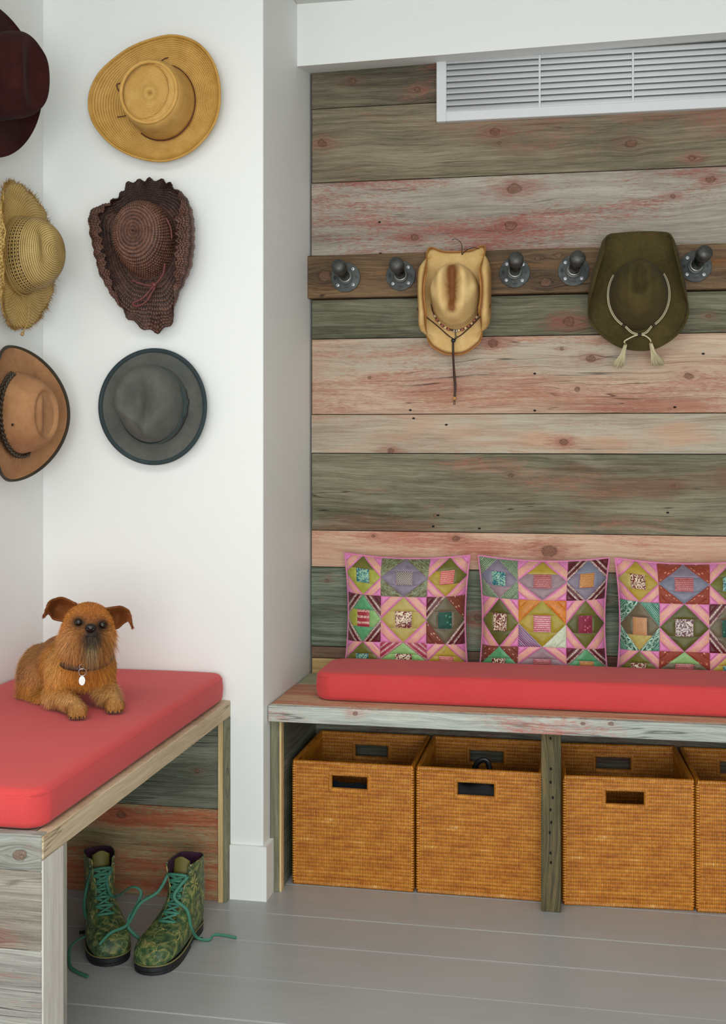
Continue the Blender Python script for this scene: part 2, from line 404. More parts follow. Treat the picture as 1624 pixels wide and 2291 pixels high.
for i, (z0, z1, kw) in enumerate(ROWS):
    m = wood('barn_plank_%02d' % i, seed=i*1.37+0.3, **kw)
    y = YP+rng.uniform(-0.0015, 0.0015)
    x0 = XJ+0.0145+rng.uniform(0, 0.003)
    box('plank', x0, 1.5, y, YP+0.022, z0+0.0011, z1-0.0011, m, wall, 0.0012)

# ------------------------------------------------------------------ vent grille
vent = thing('air_vent_grille', (0.1, 3.56, 2.19), 'white louvred air vent set high in the plank wall', 'vent')
vx0, vx1, vz0, vz1 = -0.457, 0.69, 2.192, 2.374
yf = 3.541
box('backing', vx0+0.02, vx1-0.02, 3.560, 3.5645, vz0+0.02, vz1, plain('vent_dark', '#8d9094', 0.8), vent, 0)
for nm, a in (('frame_side', (vx0, vx0+0.030, vz0, vz1)), ('frame_side', (vx1-0.03, vx1, vz0, vz1)), ('frame_rail', (vx0+0.030, vx1-0.03, vz0, vz0+0.029)), ):
    box(nm, a[0], a[1], yf, 3.5645, a[2], a[3], M_VENT, vent, 0.0015)
nsl = 9
for i in range(nsl):
    zc = vz0+0.0285+i*0.0180
    P = [[(x, 3.5435+0.0075*t_, zc+0.0168*t_+0.0*math.sin(PI*t_)) for t_ in np.linspace(0, 1, 4)] for x in (vx0+0.029, vx1-0.029)]
    surf('slat', P, M_VENT, vent, thick=0.0014)
for x in (-0.1495, 0.1202, 0.39):
    box('mullion', x-0.003, x+0.003, yf+0.0005, 3.5605, vz0+0.028, vz1, M_VENT, vent, 0.0006)
# ------------------------------------------------------------------ benches
M_RAW = wood('raw_sawn_edge', '#a88c5e', '#c6ab7c', '#d6c096', axis='z', cracks=0.15, seed=3.3)
M_LIPB = wood('bench_lip_wood', '#7f8482', '#a9afab', '#c9cec8', red=0.60, redcol=('#ab5148', '#c68678'), patch=(2.6, 10), knots=[(-0.62, 0.503, 0.007, 0.8), (-0.02, 0.503, 0.006, 0.3), (0.05, 0.506, 0.006, 0.3)], seed=6.1, cracks=0.6, pale=0.3, halo='#b3645a')
M_TOP1 = wood('bench_top_red', '#96584a', '#b98a72', '#cdb394', red=0.45, redcol=('#a04c42', '#bf7a66'), axis='xy', patch=(1.5, 22), seed=9.0, cracks=0.4)
M_TOP2 = wood('bench_top_grey', '#7c7a5f', '#9a9a80', '#b5b49c', axis='xy', seed=11.0, cracks=0.5)
M_POSTG = wood('bench_post_grey', '#4c4c3c', '#6d6c59', '#8d8a74', axis='z', seed=2.2, cracks=0.3)
M_POSTD = wood('bench_post_dark', '#2c2c22', '#4d4936', '#77694a', axis='z', seed=5.7, cracks=0.3, pale=0.0, nails=[(0.455, -0.104), (0.375, -0.103), (0.34, -0.104), (0.30, -0.098), (0.268, -0.104), (0.235, -0.102), (0.208, -0.106), (0.155, -0.104), (0.13, -0.103)])
M_SIDE = wood('bench_side_plank', '#3a3d33', '#5a5c50', '#787a6c', axis='y', seed=8.1, cracks=0.4)

b2 = thing('storage_bench', (-0.2, 3.35, 0), 'long weathered plank bench below the plank wall with open space for baskets', 'bench')
BX1 = 1.25
box('top_plank', XJ+0.006, BX1, 3.132, 3.399, 0.490, 0.5140, M_TOP1, b2, 0.0015)
box('top_plank', XJ+0.0125, BX1, 3.401, 3.5620, 0.490, 0.5145, M_TOP2, b2, 0.0015)
box('front_lip', XJ+0.0025, BX1, 3.107, 3.1315, 0.4705, 0.5135, M_LIPB, b2, 0.0018)
# left end: face post, its raw sawn edge, and the side planks behind
box('end_post', XJ+0.003, -0.8365, 3.1325, 3.160, 0.0, 0.4695, M_POSTG, b2, 0.0015)
box('post_edge', -0.8362, -0.8305, 3.1335, 3.160, 0.0, 0.4695, M_RAW, b2, 0.0006)
for z0, z1, s in ((0.0, 0.215, 1.0), (0.217, 0.4895, 4.0)):
    box('side_plank', XJ+0.0135, -0.834, 3.1605, 3.562, z0, z1, wood('bench_side_plank_%d' % s, '#3a3d33', '#5b5d51', '#7b7d6f', axis='y', seed=8.1+s, cracks=0.4), b2, 0.001)
box('middle_post', -0.1285, -0.0775, 3.133, 3.180, 0.0, 0.4700, M_POSTD, b2, 0.002)
box('middle_post', 0.640, 0.690, 3.133, 3.180, 0.0, 0.4700, M_POSTD, b2, 0.002)
box('end_post', 1.20, 1.248, 3.1325, 3.560, 0.0, 0.4895, M_POSTG, b2, 0.0015)

XB = -0.955
b1 = thing('wooden_bench', (-1.22, 2.5, 0), 'weathered plank bench along the left wall with pale legs and open front', 'bench')
M_LIP1 = wood('left_lip_wood', '#a08d74', '#bda98d', '#d0c1a8', axis='y', seed=4.4, red=0.12, cracks=0.5)
M_LEG1 = wood('pale_leg_wood', '#b3aca6', '#c9c4bf', '#d8d5d1', axis='zy', seed=4.9, cracks=0.15, bump=0.15)
M_LEGS = wood('grey_leg_strip', '#7c7a74', '#98958d', '#aaa79f', axis='zy', seed=1.9, cracks=0.1)
M_TOPL = wood('left_top_wood', '#5b4b42', '#7d6a5e', '#97877a', axis='yx', seed=14.0, cracks=0.5)
nearw = [dict(dark='#5d5c58', mid='#85857f', light='#a9ada9', red=0.10, redcol=('#8c5f52', '#a98878'), knots=[(-1.0, 0.497, 0.012, 0.15)], halo='#8d8272'),
         dict(dark='#585049', mid='#7f776d', light='#a19c94', red=0.22, redcol=('#8c5148', '#b08a80'), knots=[(-1.07, 0.345, 0.014, 0.9)], cracks=1.0),
         dict(dark='#625e5a', mid='#8a8783', light='#acaba7', red=0.24, redcol=('#9a5a52', '#b58f84'), patch=(1.0, 30), cracks=1.0)]
for (z0, z1), kw in zip(((0.470, 0.5345), (0.329, 0.4695), (0.0, 0.3285)), nearw):
    box('end_plank', XL+0.002, XB-0.0025, 1.954, 1.978, z0+0.0004, z1, wood('near_end_plank_%d' % int(z0*1000), seed=z0*20+2, scale=0.8, **kw), b1, 0.0012)
box('leg', XB-0.030, XB, 1.9565, 2.0405, 0.0, 0.4895, M_LEG1, b1, 0.0015)
box('leg_strip', XB-0.030, XB-0.0015, 2.0412, 2.058, 0.0, 0.4895, M_LEGS, b1, 0.001)
box('front_lip', XB-0.026, XB+0.0005, 1.9562, YH-0.002, 0.4900, 0.5325, M_LIP1, b1, 0.0018)
xs = [XL+0.002, -1.31, -1.135, XB-0.0265]
for a, b_ in zip(xs[:-1], xs[1:]):
    box('top_plank', a+0.0006, b_-0.0006, 1.9785, YH-0.002, 0.508, 0.5335, M_TOPL, b1, 0.001)
box('support_rail', XL+0.002, XL+0.03, 2.1, 3.03, 0.44, 0.5075, M_SIDE, b1, 0.001)
farw = [dict(dark='#3b4036', mid='#636759', light='#8a8d80', red=0.10, redcol=('#7d4a40', '#9a6a5c'), knots=[(-1.04, 0.345, 0.008, 0.3)], cracks=0.8, pale=0.12),
        dict(dark='#655c44', mid='#938463', light='#b5a684', red=0.66, redcol=('#913c26', '#c06a48'), patch=(1.2, 10), knots=[(-1.255, 0.215, 0.012, 0.8), (-1.12, 0.03, 0.014, 0.6)], cracks=0.5)]
for (z0, z1), kw in zip(((0.246, 0.5075), (0.0, 0.2445)), farw):
    box('end_plank', XL+0.002, -0.9785, 3.040, YH-0.0005, z0, z1, wood('far_end_plank_%d' % int(z0*1000), seed=z0*9+5, **kw), b1, 0.0012)
box('corner_board', -0.978, -0.9645, 3.030, YH-0.0005, 0.0, 0.4895, M_RAW, b1, 0.001)
box('leg', -0.9642, XB, 3.032, YH-0.0005, 0.0, 0.4895, M_POSTG, b1, 0.001)

# ------------------------------------------------------------------ seat cushions
def linen(name, dark, light):
    m, t, b = newmat(name)
    p = t.coord()
    wv = t.noise(t.vmath('MULTIPLY', p, (900, 250, 500)), 1, 2); w2 = t.noise(t.vmath('MULTIPLY', p, (250, 900, 500)), 1, 2)
    n = t.noise(p, 420, 3); n2 = t.noise(p, 9, 3)
    f = t.math('ADD', t.math('MULTIPLY', t.math('ADD', wv, w2), 0.25), t.math('ADD', t.math('MULTIPLY', n, 0.3), t.math('MULTIPLY', n2, 0.2)))
    col = t.ramp(f, [(0.25, dark), (0.75, light)])
    finish(t, b, col, 0.85, t.bump(f, 0.25, 0.0008), spec=0.2, sheen=0.12)
    return m
M_RED = linen('red_linen', '#bd373a', '#d44f4d')
def cushion(name, x0, x1, y0, y1, z0, z1, label, rad=0.045, crown=0.008):
    t = thing(name, ((x0+x1)/2, (y0+y1)/2, z0), label, 'cushion')
    bm = bmesh.new(); bm_box(bm, x0, x1, y0, y1, z0, z1)
    ve = [e for e in bm.edges if abs(e.verts[0].co.z-e.verts[1].co.z) > 0.01]
    bmesh.ops.bevel(bm, geom=ve, offset=rad, segments=8, affect='EDGES', profile=0.5)
    he = [e for e in bm.edges if abs(e.verts[0].co.z-e.verts[1].co.z) < 1e-4 and len(e.link_faces) == 2 and any(abs(f.normal.z) > 0.9 for f in e.link_faces) and any(abs(f.normal.z) < 0.1 for f in e.link_faces)]
    bm.normal_update()
    he = [e for e in bm.edges if any(abs(f.normal.z) > 0.9 for f in e.link_faces) and any(abs(f.normal.z) < 0.1 for f in e.link_faces)]
    bmesh.ops.bevel(bm, geom=he, offset=0.013, segments=4, affect='EDGES', profile=0.5)
    # slice the long faces so that the filling can swell
    for ax, a, b_ in ((0, x0, x1), (1, y0, y1)):
        for k in np.linspace(a, b_, 14)[1:-1]:
            pc = [0, 0, 0]; pc[ax] = k; no = [0, 0, 0]; no[ax] = 1
            bmesh.ops.bisect_plane(bm, geom=list(bm.verts)+list(bm.edges)+list(bm.faces), plane_co=pc, plane_no=no)
    bmesh.ops.bisect_plane(bm, geom=list(bm.verts)+list(bm.edges)+list(bm.faces), plane_co=(0, 0, (z0+z1)/2), plane_no=(0, 0, 1))
    for v in bm.verts:
        fx = (v.co.x-x0)/(x1-x0); fy = (v.co.y-y0)/(y1-y0); fz = (v.co.z-z0)/(z1-z0)
        s = max(0, min(1, 4*fx*(1-fx)))**0.5*max(0, min(1, 4*fy*(1-fy)))**0.5
        if fz > 0.3: v.co.z += crown*s*(fz-0.3)/0.7
        side = max(0.0, 1-abs(fz-0.5)*2)**0.7*0.004
        v.co.x += side*(1 if fx > 0.995 else -1 if fx < 0.005 else 0); v.co.y += side*(1 if fy > 0.995 else -1 if fy < 0.005 else 0)
        v.co.z += 0.0012*math.sin(v.co.x*23+v.co.y*17)*(1 if fz > 0.5 else 0)*s
    body = bm_obj('cover', bm, M_RED, t, True)
    # stitched seam round the upper edge
    def ring(z, grow):
        pts = []
        for cx, cy, a0 in ((x1-rad, y1-rad, 0), (x0+rad, y1-rad, PI/2), (x0+rad, y0+rad, PI), (x1-rad, y0+rad, 1.5*PI)):
            for a in np.linspace(a0, a0+PI/2, 7): pts.append((cx+(rad+grow)*math.cos(a), cy+(rad+grow)*math.sin(a), z))
        return pts
    tube('seam', ring(z1-0.011, 0.0008), 0.0011, M_RED, t, 5, True)
    return t
cushion('seat_cushion', XL+0.006, XB-0.012, 1.972, YH-0.006, 0.535, 0.608, 'thick red seat cushion on the left bench with the dog on it', 0.04)
cushion('seat_cushion', -0.752, 1.2, 3.186, 3.430, 0.5155, 0.590, 'long red seat cushion on the bench in front of patchwork pillows', 0.05)
# ------------------------------------------------------------------ hook rail and pipe hooks
M_RAIL = wood('dark_rail_wood', '#33281c', '#5c4732', '#80674b', red=0.30, redcol=('#6e4020', '#94602f'), patch=(3.0, 16), halo='#24180f', knots=[(-0.80, 1.735, 0.022, 1.0), (-0.155, 1.772, 0.008, 0.6), (-0.095, 1.778, 0.010, 0.4), (-0.13, 1.700, 0.016, 0.8), (0.40, 1.70, 0.012, 0.5)], seed=21.0, cracks=0.9, rough=0.6)
rail = box('hook_rail', XJ+0.009, 1.5, 3.538, YP+0.0215, 1.6690, 1.7995, M_RAIL, None, 0.002)
tag(rail, 'dark brown wooden board holding the row of pipe hooks', 'hook rail')

def iron(name, dark, light, rough, metal):
    m, t, b = newmat(name)
    n = t.noise(t.coord(), 420, 4); n2 = t.noise(t.coord(), 60, 3)
    c = t.ramp(t.math('ADD', t.math('MULTIPLY', n, 0.4), t.math('MULTIPLY', n2, 0.6)), [(0.35, dark), (0.65, light)])
    finish(t, b, c, rough, t.bump(n, 0.25, 0.0006), metal, 0.5)
    return m
M_FLANGE = iron('grey_cast_iron', '#474b4a', '#646967', 0.5, 0.35)
M_CAP = iron('dark_cast_iron', '#3b3b39', '#555552', 0.42, 0.45)
M_PIPE = plain('black_pipe', '#131719', 0.22, 0.0, 0.6)
M_SCREW = plain('bright_zinc', '#cfd3da', 0.32, 0.55)
M_MARK = plain('cast_mark', '#2a2d2c', 0.7)
M_RING = plain('thread_ring', '#8a8c86', 0.35, 0.7)

def hook(x, z, dx, dz, roll, label, rot=0.0):
    y0 = 3.5375
    t = thing('pipe_hook', (x, y0, z), label, 'hook', 'iron pipe hooks on the dark rail')
    o = np.array((x, y0, z))
    V, F = lathe_data([(0.0443, 0.0), (0.0455, 0.0012), (0.0452, 0.0045), (0.0440, 0.0056), (0.0235, 0.0062), (0.0222, 0.0085), (0.0212, 0.0105), (0.0195, 0.0110)], 40, o, (0, -1, 0))
    fl = mesh('flange', V, F, M_FLANGE, t, True)
    ax = np.array((dx, -1, dz)); ax = ax/np.linalg.norm(ax); L = 0.112
    V, F = lathe_data([(0.0190, 0.0085), (0.0202, 0.0105), (0.0202, 0.0125), (0.0178, 0.0145)], 30, o, ax)
    mesh('thread_ring', V, F, M_RING, t, True)
    V, F = lathe_data([(0.0165, 0.004), (0.0165, L-0.02)], 28, o, ax)
    mesh('pipe', V, F, M_PIPE, t, True)
    pr = [(0.0170, L-0.026), (0.0205, L-0.0265), (0.0218, L-0.024), (0.0222, L-0.012), (0.0218, L-0.002)]
    for a in np.linspace(0.1, PI/2, 8): pr.append((max(0.0004, 0.0218*math.cos(a)), L-0.001+0.0125*math.sin(a)))
    V, F = lathe_data(pr, 32, o, ax)
    cp = mesh('cap', V, F, M_CAP, t, True)
    # casting seam across the cap
    ref = np.array((math.cos(roll), 0, math.sin(roll))); ref = ref-ax*(ref@ax); ref /= np.linalg.norm(ref)
    pts = [o+ref*(0.0223)*s+ax*h for s, h in ((1, L-0.02), (1, L-0.002))]
    pts += [o+ref*0.0221*math.cos(a)+ax*(L-0.001+0.0127*math.sin(a)) for a in np.linspace(0.1, PI-0.1, 15)]
    pts += [o+ref*(0.0223)*s+ax*h for s, h in ((-1, L-0.002), (-1, L-0.02))]
    tube('casting_seam', pts, 0.0006, M_CAP, cp, 5)
    for k in range(4):
        a = PI/4+k*PI/2+rot
        c = o+np.array((0.0335*math.cos(a), 0, 0.0335*math.sin(a)))
        V, F = lathe_data([(0.0056, 0.0056), (0.0056, 0.0068), (0.0047, 0.0084), (0.0022, 0.0090)], 16, c, (0, -1, 0))
        sc = mesh('screw', V, F, M_SCREW, t, True)
        bg_ = Bag()
        for q in (a*1.7, a*1.7+PI/2):
            d = np.array((math.cos(q), 0, math.sin(q)))*0.0026
            V, F = tube_data([c-d+(0, -0.0091, 0), c+d+(0, -0.0091, 0)], 0.0006, 4); bg_.add(V, F)
        bg_.build('cross_slot', M_MARK, sc, False)
    bg_ = Bag(); yy = y0-0.0063
    for s in (1.0, 0.5):
        q = [(x-0.0335+0.0042*s*i, yy, z+0.0072*s*j) for i, j in ((-1, 0), (0, 1), (1, 0), (0, -1))]
        V, F = tube_data(q, 0.0006, 4, True); bg_.add(V, F)
    V, F = tube_data([(x+0.0335, yy, z-0.004), (x+0.0335, yy, z+0.004), (x+0.0322, yy, z+0.0026)], 0.0007, 4); bg_.add(V, F)
    for i in range(5):
        V, F = tube_data([(x-0.006+i*0.003, yy, z-0.0345), (x-0.0052+i*0.003, yy, z-0.0318)], 0.0006, 4); bg_.add(V, F)
    bg_.build('cast_mark', M_MARK, fl, False)['kind'] = 'stuff'
    return t
HL = [(-0.7345, 1.7300, 0.0, 0.17, 2.3, 'black iron pipe hook on the dark rail, first from the white wall'),
      (-0.5645, 1.7305, 0.033, 0.185, 2.1, 'black iron pipe hook just left of the straw cowboy hat'),
      (-0.2225, 1.7310, 0.10, 0.23, 0.9, 'black iron pipe hook just right of the straw cowboy hat'),
      (-0.0505, 1.7320, 0.125, 0.206, 0.0, 'black iron pipe hook just left of the olive felt hat'),
      (0.2960, 1.7350, 0.15, 0.22, 0.4, 'black iron pipe hook just right of the olive felt hat')]
for h in HL: hook(*h, rot=rng.uniform(-0.06, 0.06))
# ------------------------------------------------------------------ hats
class Frame:
    def __init__(s, c, a, b, n): s.c = np.array(c, float); s.m = np.array([a, b, n], float)
    def __call__(s, P): return s.c+np.asarray(P, float) @ s.m
    def dirn(s, d): return np.asarray(d, float) @ s.m
def wall_frame(x, y, z, roll=0.0):
    c, s_ = math.cos(roll), math.sin(roll)
    return Frame((x, y, z), (c, 0, s_), (-s_, 0, c), (0, -1, 0))
def left_frame(x, y, z, tilt=9):
    t_ = math.radians(tilt)
    return Frame((x, y, z), (math.sin(t_), math.cos(t_), 0), (0, 0, 1), (math.cos(t_), -math.sin(t_), 0))
def sstep(x, a, b):
    t_ = np.clip((x-a)/(b-a), 0, 1); return t_*t_*(3-2*t_)
def gauss(x, w): return np.exp(-(x/w)**2)

def outline(pts, sm=True):
    """closed outline given as points -> radius as a function of angle"""
    P = catmull(pts, 8, True) if sm else np.asarray(pts, float)
    an = np.arctan2(P[:, 1], P[:, 0]); r = np.hypot(P[:, 0], P[:, 1]); o = np.argsort(an); an, r = an[o], r[o]
    an = np.concatenate([an-2*PI, an, an+2*PI]); r = np.concatenate([r, r, r])
    return lambda th: np.interp((np.asarray(th)+PI) % (2*PI)-PI, an, r)
def ell(a, b, rot=0.0, p=2.0):
    return lambda th: 1.0/((np.abs(np.cos(th-rot))/a)**p+(np.abs(np.sin(th-rot))/b)**p)**(1/p)

def crown_part(fr, parent, mat, ca, cb, ta, tb, H, e=0.42, dent=None, off=(0, 0), nt=40, nth=96, pin=None, thick=0.0025, tint=None, bump=None, name='crown', base_off=(0, 0)):
    th = np.arange(nth)/nth*2*PI; ph = np.linspace(0, PI/2*0.997, nt)
    # even spacing along the arc
    rr = np.cos(ph)**e; hh = np.sin(ph)**e
    q = np.linspace(0, PI/2, 800); R_, H_ = np.cos(q)**e*0.8, np.sin(q)**e
    s_ = np.concatenate([[0], np.cumsum(np.hypot(np.diff(R_), np.diff(H_)))]); s_ /= s_[-1]
    qq = np.interp(np.linspace(0, 0.995, nt), s_, q); rr = np.cos(qq)**e; hh = np.sin(qq)**e; rr[-1] = 0.0
    T, J = np.meshgrid(th, np.arange(nt), indexing='ij')
    r = rr[J]; h = hh[J]
    A_ = (ca+(ta-ca)*h)*r*np.cos(T)+off[0]*h+base_off[0]; B_ = (cb+(tb-cb)*h)*r*np.sin(T)+off[1]*h+base_off[1]
    N_ = H*h
    if pin is not None: A_, B_, N_ = pin(A_, B_, N_, h, r, T)
    if dent is not None: N_ = N_-dent(A_-off[0], B_-off[1], r)*sstep(h, 0.55, 0.9)
    P = np.stack([A_, B_, N_], -1)
    sl = np.linspace(0, 1, nt)*(H+min(ta, tb))
    uv = np.stack([T*(ca+cb)/2, np.broadcast_to(sl[None, :], T.shape)], -1)
    if bump is not None:
        d = bump(T, J/(nt-1), sl[J]); g1 = np.gradient(P, axis=1); g0 = (np.roll(P, -1, 0)-np.roll(P, 1, 0)); nn = np.cross(g0, g1); nn /= np.linalg.norm(nn, axis=-1)[..., None]+1e-9
        P = P+nn*d[..., None]
    col = None if tint is None else tint(A_, B_, h, r, T)
    uv = np.concatenate([uv, uv[:1]+[[[2*PI*(ca+cb)/2, 0]]]])
    W = fr(P)
    o = surf_wrap(name, W, uv, mat, parent, thick, col)
    return o, W

FLAT = ([0, 0.35, 0.7, 1.0], [0, 0.0, 0.0, 0.0])
def brim_part(fr, parent, mat, base, R, roll_w, rolled, flat=FLAT, ns=22, nth=144, thick=0.003, tint=None, bump=None, wob=None, name='brim', edge=None, edge_r=0.003, edge_name='brim_edge', base_off=(0, 0), n0=0.0):
    th = np.arange(nth)/nth*2*PI; s_ = np.linspace(0, 1, ns)
    def path(c):
        k = catmull(np.stack([c[0], c[1]], -1), 12); q = np.concatenate([[0], np.cumsum(np.hypot(*np.diff(k, axis=0).T)+1e-9)]); q /= q[-1]
        return np.interp(s_, q, k[:, 0]), np.interp(s_, q, k[:, 1])
    fr_, fn_ = path(flat); rr_, rn_ = path(rolled)
    w_ = roll_w(th)[:, None]
    f = fr_[None]*(1-w_)+rr_[None]*w_; n = fn_[None]*(1-w_)+rn_[None]*w_
    b_ = base(th)[:, None]; O = R(th)[:, None]
    r = b_+(O-b_)*f; T = th[:, None]
    n = n+n0
    if wob is not None:
        dr, dn = wob(T, s_[None, :]); r = r+dr; n = n+dn
    A_ = r*np.cos(T); B_ = r*np.sin(T)
    # the crown may sit off the outline's centre
    k = (1-s_)[None, :]; A_ = A_+base_off[0]*k; B_ = B_+base_off[1]*k
    P = np.stack([A_, B_, n+0*A_], -1)
    uv = np.stack([np.broadcast_to(T*0.14, A_.shape), np.broadcast_to(s_[None]*0.09, A_.shape)], -1)
    if bump is not None:
        d = bump(T, s_[None, :]+0*T); g1 = np.gradient(P, axis=1); g0 = (np.roll(P, -1, 0)-np.roll(P, 1, 0)); nn = np.cross(g0, g1); nn /= np.linalg.norm(nn, axis=-1)[..., None]+1e-9
        P = P+nn*d[..., None]
    col = None if tint is None else tint(A_, B_, s_[None]+0*A_, T+0*A_)
    E_ = fr(P[:, -1])
    uv = np.concatenate([uv, uv[:1]+[[[2*PI*0.14, 0]]]])
    W = fr(P)
    o = surf_wrap(name, W, uv, mat, parent, thick, col, 0.0)
    if edge is not None: tube(edge_name, E_, edge_r, edge, parent, 8, True, up=fr.m[2])
    return o, W

def felt(name, dark, light, rough=0.95, sheen=0.04, scale=14):
    m, t, b = newmat(name)
    n = t.noise(t.coord(), scale, 4); n2 = t.noise(t.coord(), 700, 2); n3 = t.noise(t.coord(), 90, 3)
    f = t.math('ADD', t.math('MULTIPLY', n, 0.6), t.math('ADD', t.math('MULTIPLY', n2, 0.15), t.math('MULTIPLY', n3, 0.25)))
    c = t.ramp(f, [(0.33, dark), (0.67, light)])
    finish(t, b, c, rough, t.bump(n2, 0.2, 0.0006), spec=0.15, sheen=sheen)
    return m
def straw(name, dark, mid, light, ku=900, kv=900, mode='weave', holes=None, depth=0.35, use_tint=False, stain='#8a4f1e'):
    """plaited straw; uv in metres; holes = (v0, v1, ku, kv) dark open-work band"""
    m, t, b = newmat(name)
    uv = t.sep(t.coord('UV')); U, V = uv[0], uv[1]
    if mode == 'weave':
        a = t.math('SINE', t.math('MULTIPLY', U, ku)); c_ = t.math('SINE', t.math('MULTIPLY', V, kv))
        wv = t.math('ADD', t.math('MULTIPLY', t.math('MULTIPLY', a, c_), 0.5), 0.5)
    elif mode == 'diag':
        a = t.math('SINE', t.math('MULTIPLY', t.math('ADD', U, V), ku)); c_ = t.math('SINE', t.math('MULTIPLY', t.math('SUBTRACT', U, V), kv))
        wv = t.math('ADD', t.math('MULTIPLY', t.math('MULTIPLY', a, c_), 0.5), 0.5)
    else:                                   # rows of braid
        row = t.math('SINE', t.math('MULTIPLY', V, kv)); st = t.math('SINE', t.math('ADD', t.math('MULTIPLY', U, ku), t.math('MULTIPLY', V, kv*1.0)))
        wv = t.math('ADD', t.math('MULTIPLY', row, 0.32), t.math('ADD', t.math('MULTIPLY', st, 0.18), 0.5))
    n = t.noise(t.coord(), 30, 4); n2 = t.noise(t.coord(), 500, 3)
    f = t.math('ADD', t.math('MULTIPLY', wv, depth), t.math('ADD', t.math('MULTIPLY', n, 0.35), t.math('MULTIPLY', n2, 0.65-depth)))
    c = t.ramp(f, [(0.26, dark), (0.50, mid), (0.74, light)])
    if use_tint:
        s = t.sep(t.attr('tint'))
        k = t.math('ADD', s[0], t.math('MULTIPLY', t.math('SUBTRACT', n2, 0.5), 0.5))
        c = t.mix(t.math('MULTIPLY', t.rng(k, 0.05, 0.70), 0.95), c, t.mix(f, '#5c2f10', stain))
    if holes:
        v0, v1, hu, hv = holes
        band = t.math('MULTIPLY', t.rng(V, v0, v0+0.003), t.rng(V, v1, v1-0.003))
        hx = t.math('SINE', t.math('ADD', t.math('MULTIPLY', U, hu), t.math('MULTIPLY', V, hv))); hy = t.math('SINE', t.math('SUBTRACT', t.math('MULTIPLY', U, hu), t.math('MULTIPLY', V, hv)))
        hole = t.rng(t.math('MULTIPLY', hx, hy), 0.45, 0.6)
        c = t.mix(t.math('MULTIPLY', hole, band), c, '#20140a')
    finish(t, b, c, 0.6, t.bump(wv, 0.5, 0.0012), spec=0.3)
    return m
def hat(name, fr, label): return thing(name, tuple(fr.c), label, 'hat')
side = lambda p: (lambda th: np.abs(np.cos(th))**p)
LABEL_HATS = {}

# --- straw gambler hat, white wall top
M = straw('gold_straw', '#8f6527', '#be9145', '#d6ae66', 1500, 1150, 'rows', depth=0.40)
M_GCROWN = straw('gold_straw_crown', '#9c7132', '#c79a50', '#dab672', 1700, 1500, 'rows', depth=0.30)
fr = wall_frame(-1.153, 3.042, 2.150)
h = hat('straw_hat', fr, 'wide golden straw hat with round flat crown, top of the white wall')
R = outline([(-0.187, 0.005), (-0.180, 0.042), (-0.150, 0.090), (-0.079, 0.141), (-0.003, 0.165), (0.061, 0.168), (0.124, 0.141), (0.168, 0.084), (0.184, 0.006), (0.168, -0.071), (0.111, -0.135), (0.036, -0.164), (-0.041, -0.155), (-0.112, -0.121), (-0.163, -0.070), (-0.183, -0.028)])
g_off = (0.018, -0.006)
brim_part(fr, h, M, ell(0.088, 0.098), R, lambda th: 0.55+0.45*np.cos(th-0.5)**2, ([0, 0.4, 0.75, 0.95, 1.0], [0, 0.0, 0.006, 0.017, 0.024]), flat=([0, 0.4, 0.8, 1.0], [0, 0, 0.0, 0.008]), edge=M, edge_r=0.0034, base_off=g_off)
crown_part(fr, h, M_GCROWN, 0.091, 0.100, 0.084, 0.087, 0.112, 0.20, dent=lambda x, y, r: 0.015*sstep(1-np.hypot(x/0.084, y/0.087), 0.10, 0.17)-0.005*gauss(np.hypot(x, y), 0.05), base_off=g_off, nt=60)
tube('crown_ridge', [fr((g_off[0]+0.0765*math.cos(a), g_off[1]+0.0795*math.sin(a), 0.1105)) for a in np.linspace(0, 2*PI, 72, endpoint=False)], 0.0048, M_GCROWN, h, 10, True)
cord = plain('dark_red_cord', '#4a1c14', 0.6)
pts = [fr((g_off[0]+0.0935*math.cos(a), g_off[1]+0.1025*math.sin(a), 0.012)) for a in np.linspace(-2.25, 1.25, 40)]
tube('hat_cord', pts, 0.0016, cord, h)
tube('cord_end', catmull([fr(p) for p in ((0.005, 0.10, 0.006), (0.02, 0.112, 0.006), (0.034, 0.116, 0.007))], 5), 0.0014, cord, h)
tube('cord_end', catmull([fr(p) for p in ((-0.078, 0.005, 0.010), (-0.104, 0.030, 0.010), (-0.112, 0.048, 0.011), (-0.101, 0.052, 0.012), (-0.088, 0.042, 0.014))], 6), 0.0014, cord, h)
tube('cord_end', catmull([fr(p) for p in ((-0.075, -0.03, 0.010), (-0.092, -0.036, 0.008), (-0.112, -0.037, 0.006))], 5), 0.0014, cord, h)

# --- brown crocheted raffia hat, white wall middle
def raffia():
    m, t, b = newmat('brown_raffia')
    n = t.noise(t.coord(), 38, 4); n2 = t.noise(t.vmath('MULTIPLY', t.coord(), (1, 1, 1)), 520, 3); n3 = t.noise(t.coord(), 160, 2)
    f = t.math('ADD', t.math('MULTIPLY', n, 0.35), t.math('ADD', t.math('MULTIPLY', n2, 0.3), t.math('MULTIPLY', n3, 0.35)))
    s = t.sep(t.attr('tint'))
    f2 = t.math('ADD', f, t.math('MULTIPLY', t.math('SUBTRACT', s[0], 0.5), 0.45))
    c = t.ramp(f2, [(0.30, '#2a1712'), (0.48, '#593a2e'), (0.66, '#7d5848'), (0.82, '#9c7658')])
    finish(t, b, c, t.rng(n3, 0.3, 0.7, 0.35, 0.6), t.bump(n2, 0.4, 0.0012), spec=0.4)
    return m
M_RAF = raffia()
fr = wall_frame(-1.172, 3.035, 1.7634)
h = hat('raffia_hat', fr, 'dark brown crocheted raffia hat with ruffled brim on the white wall')
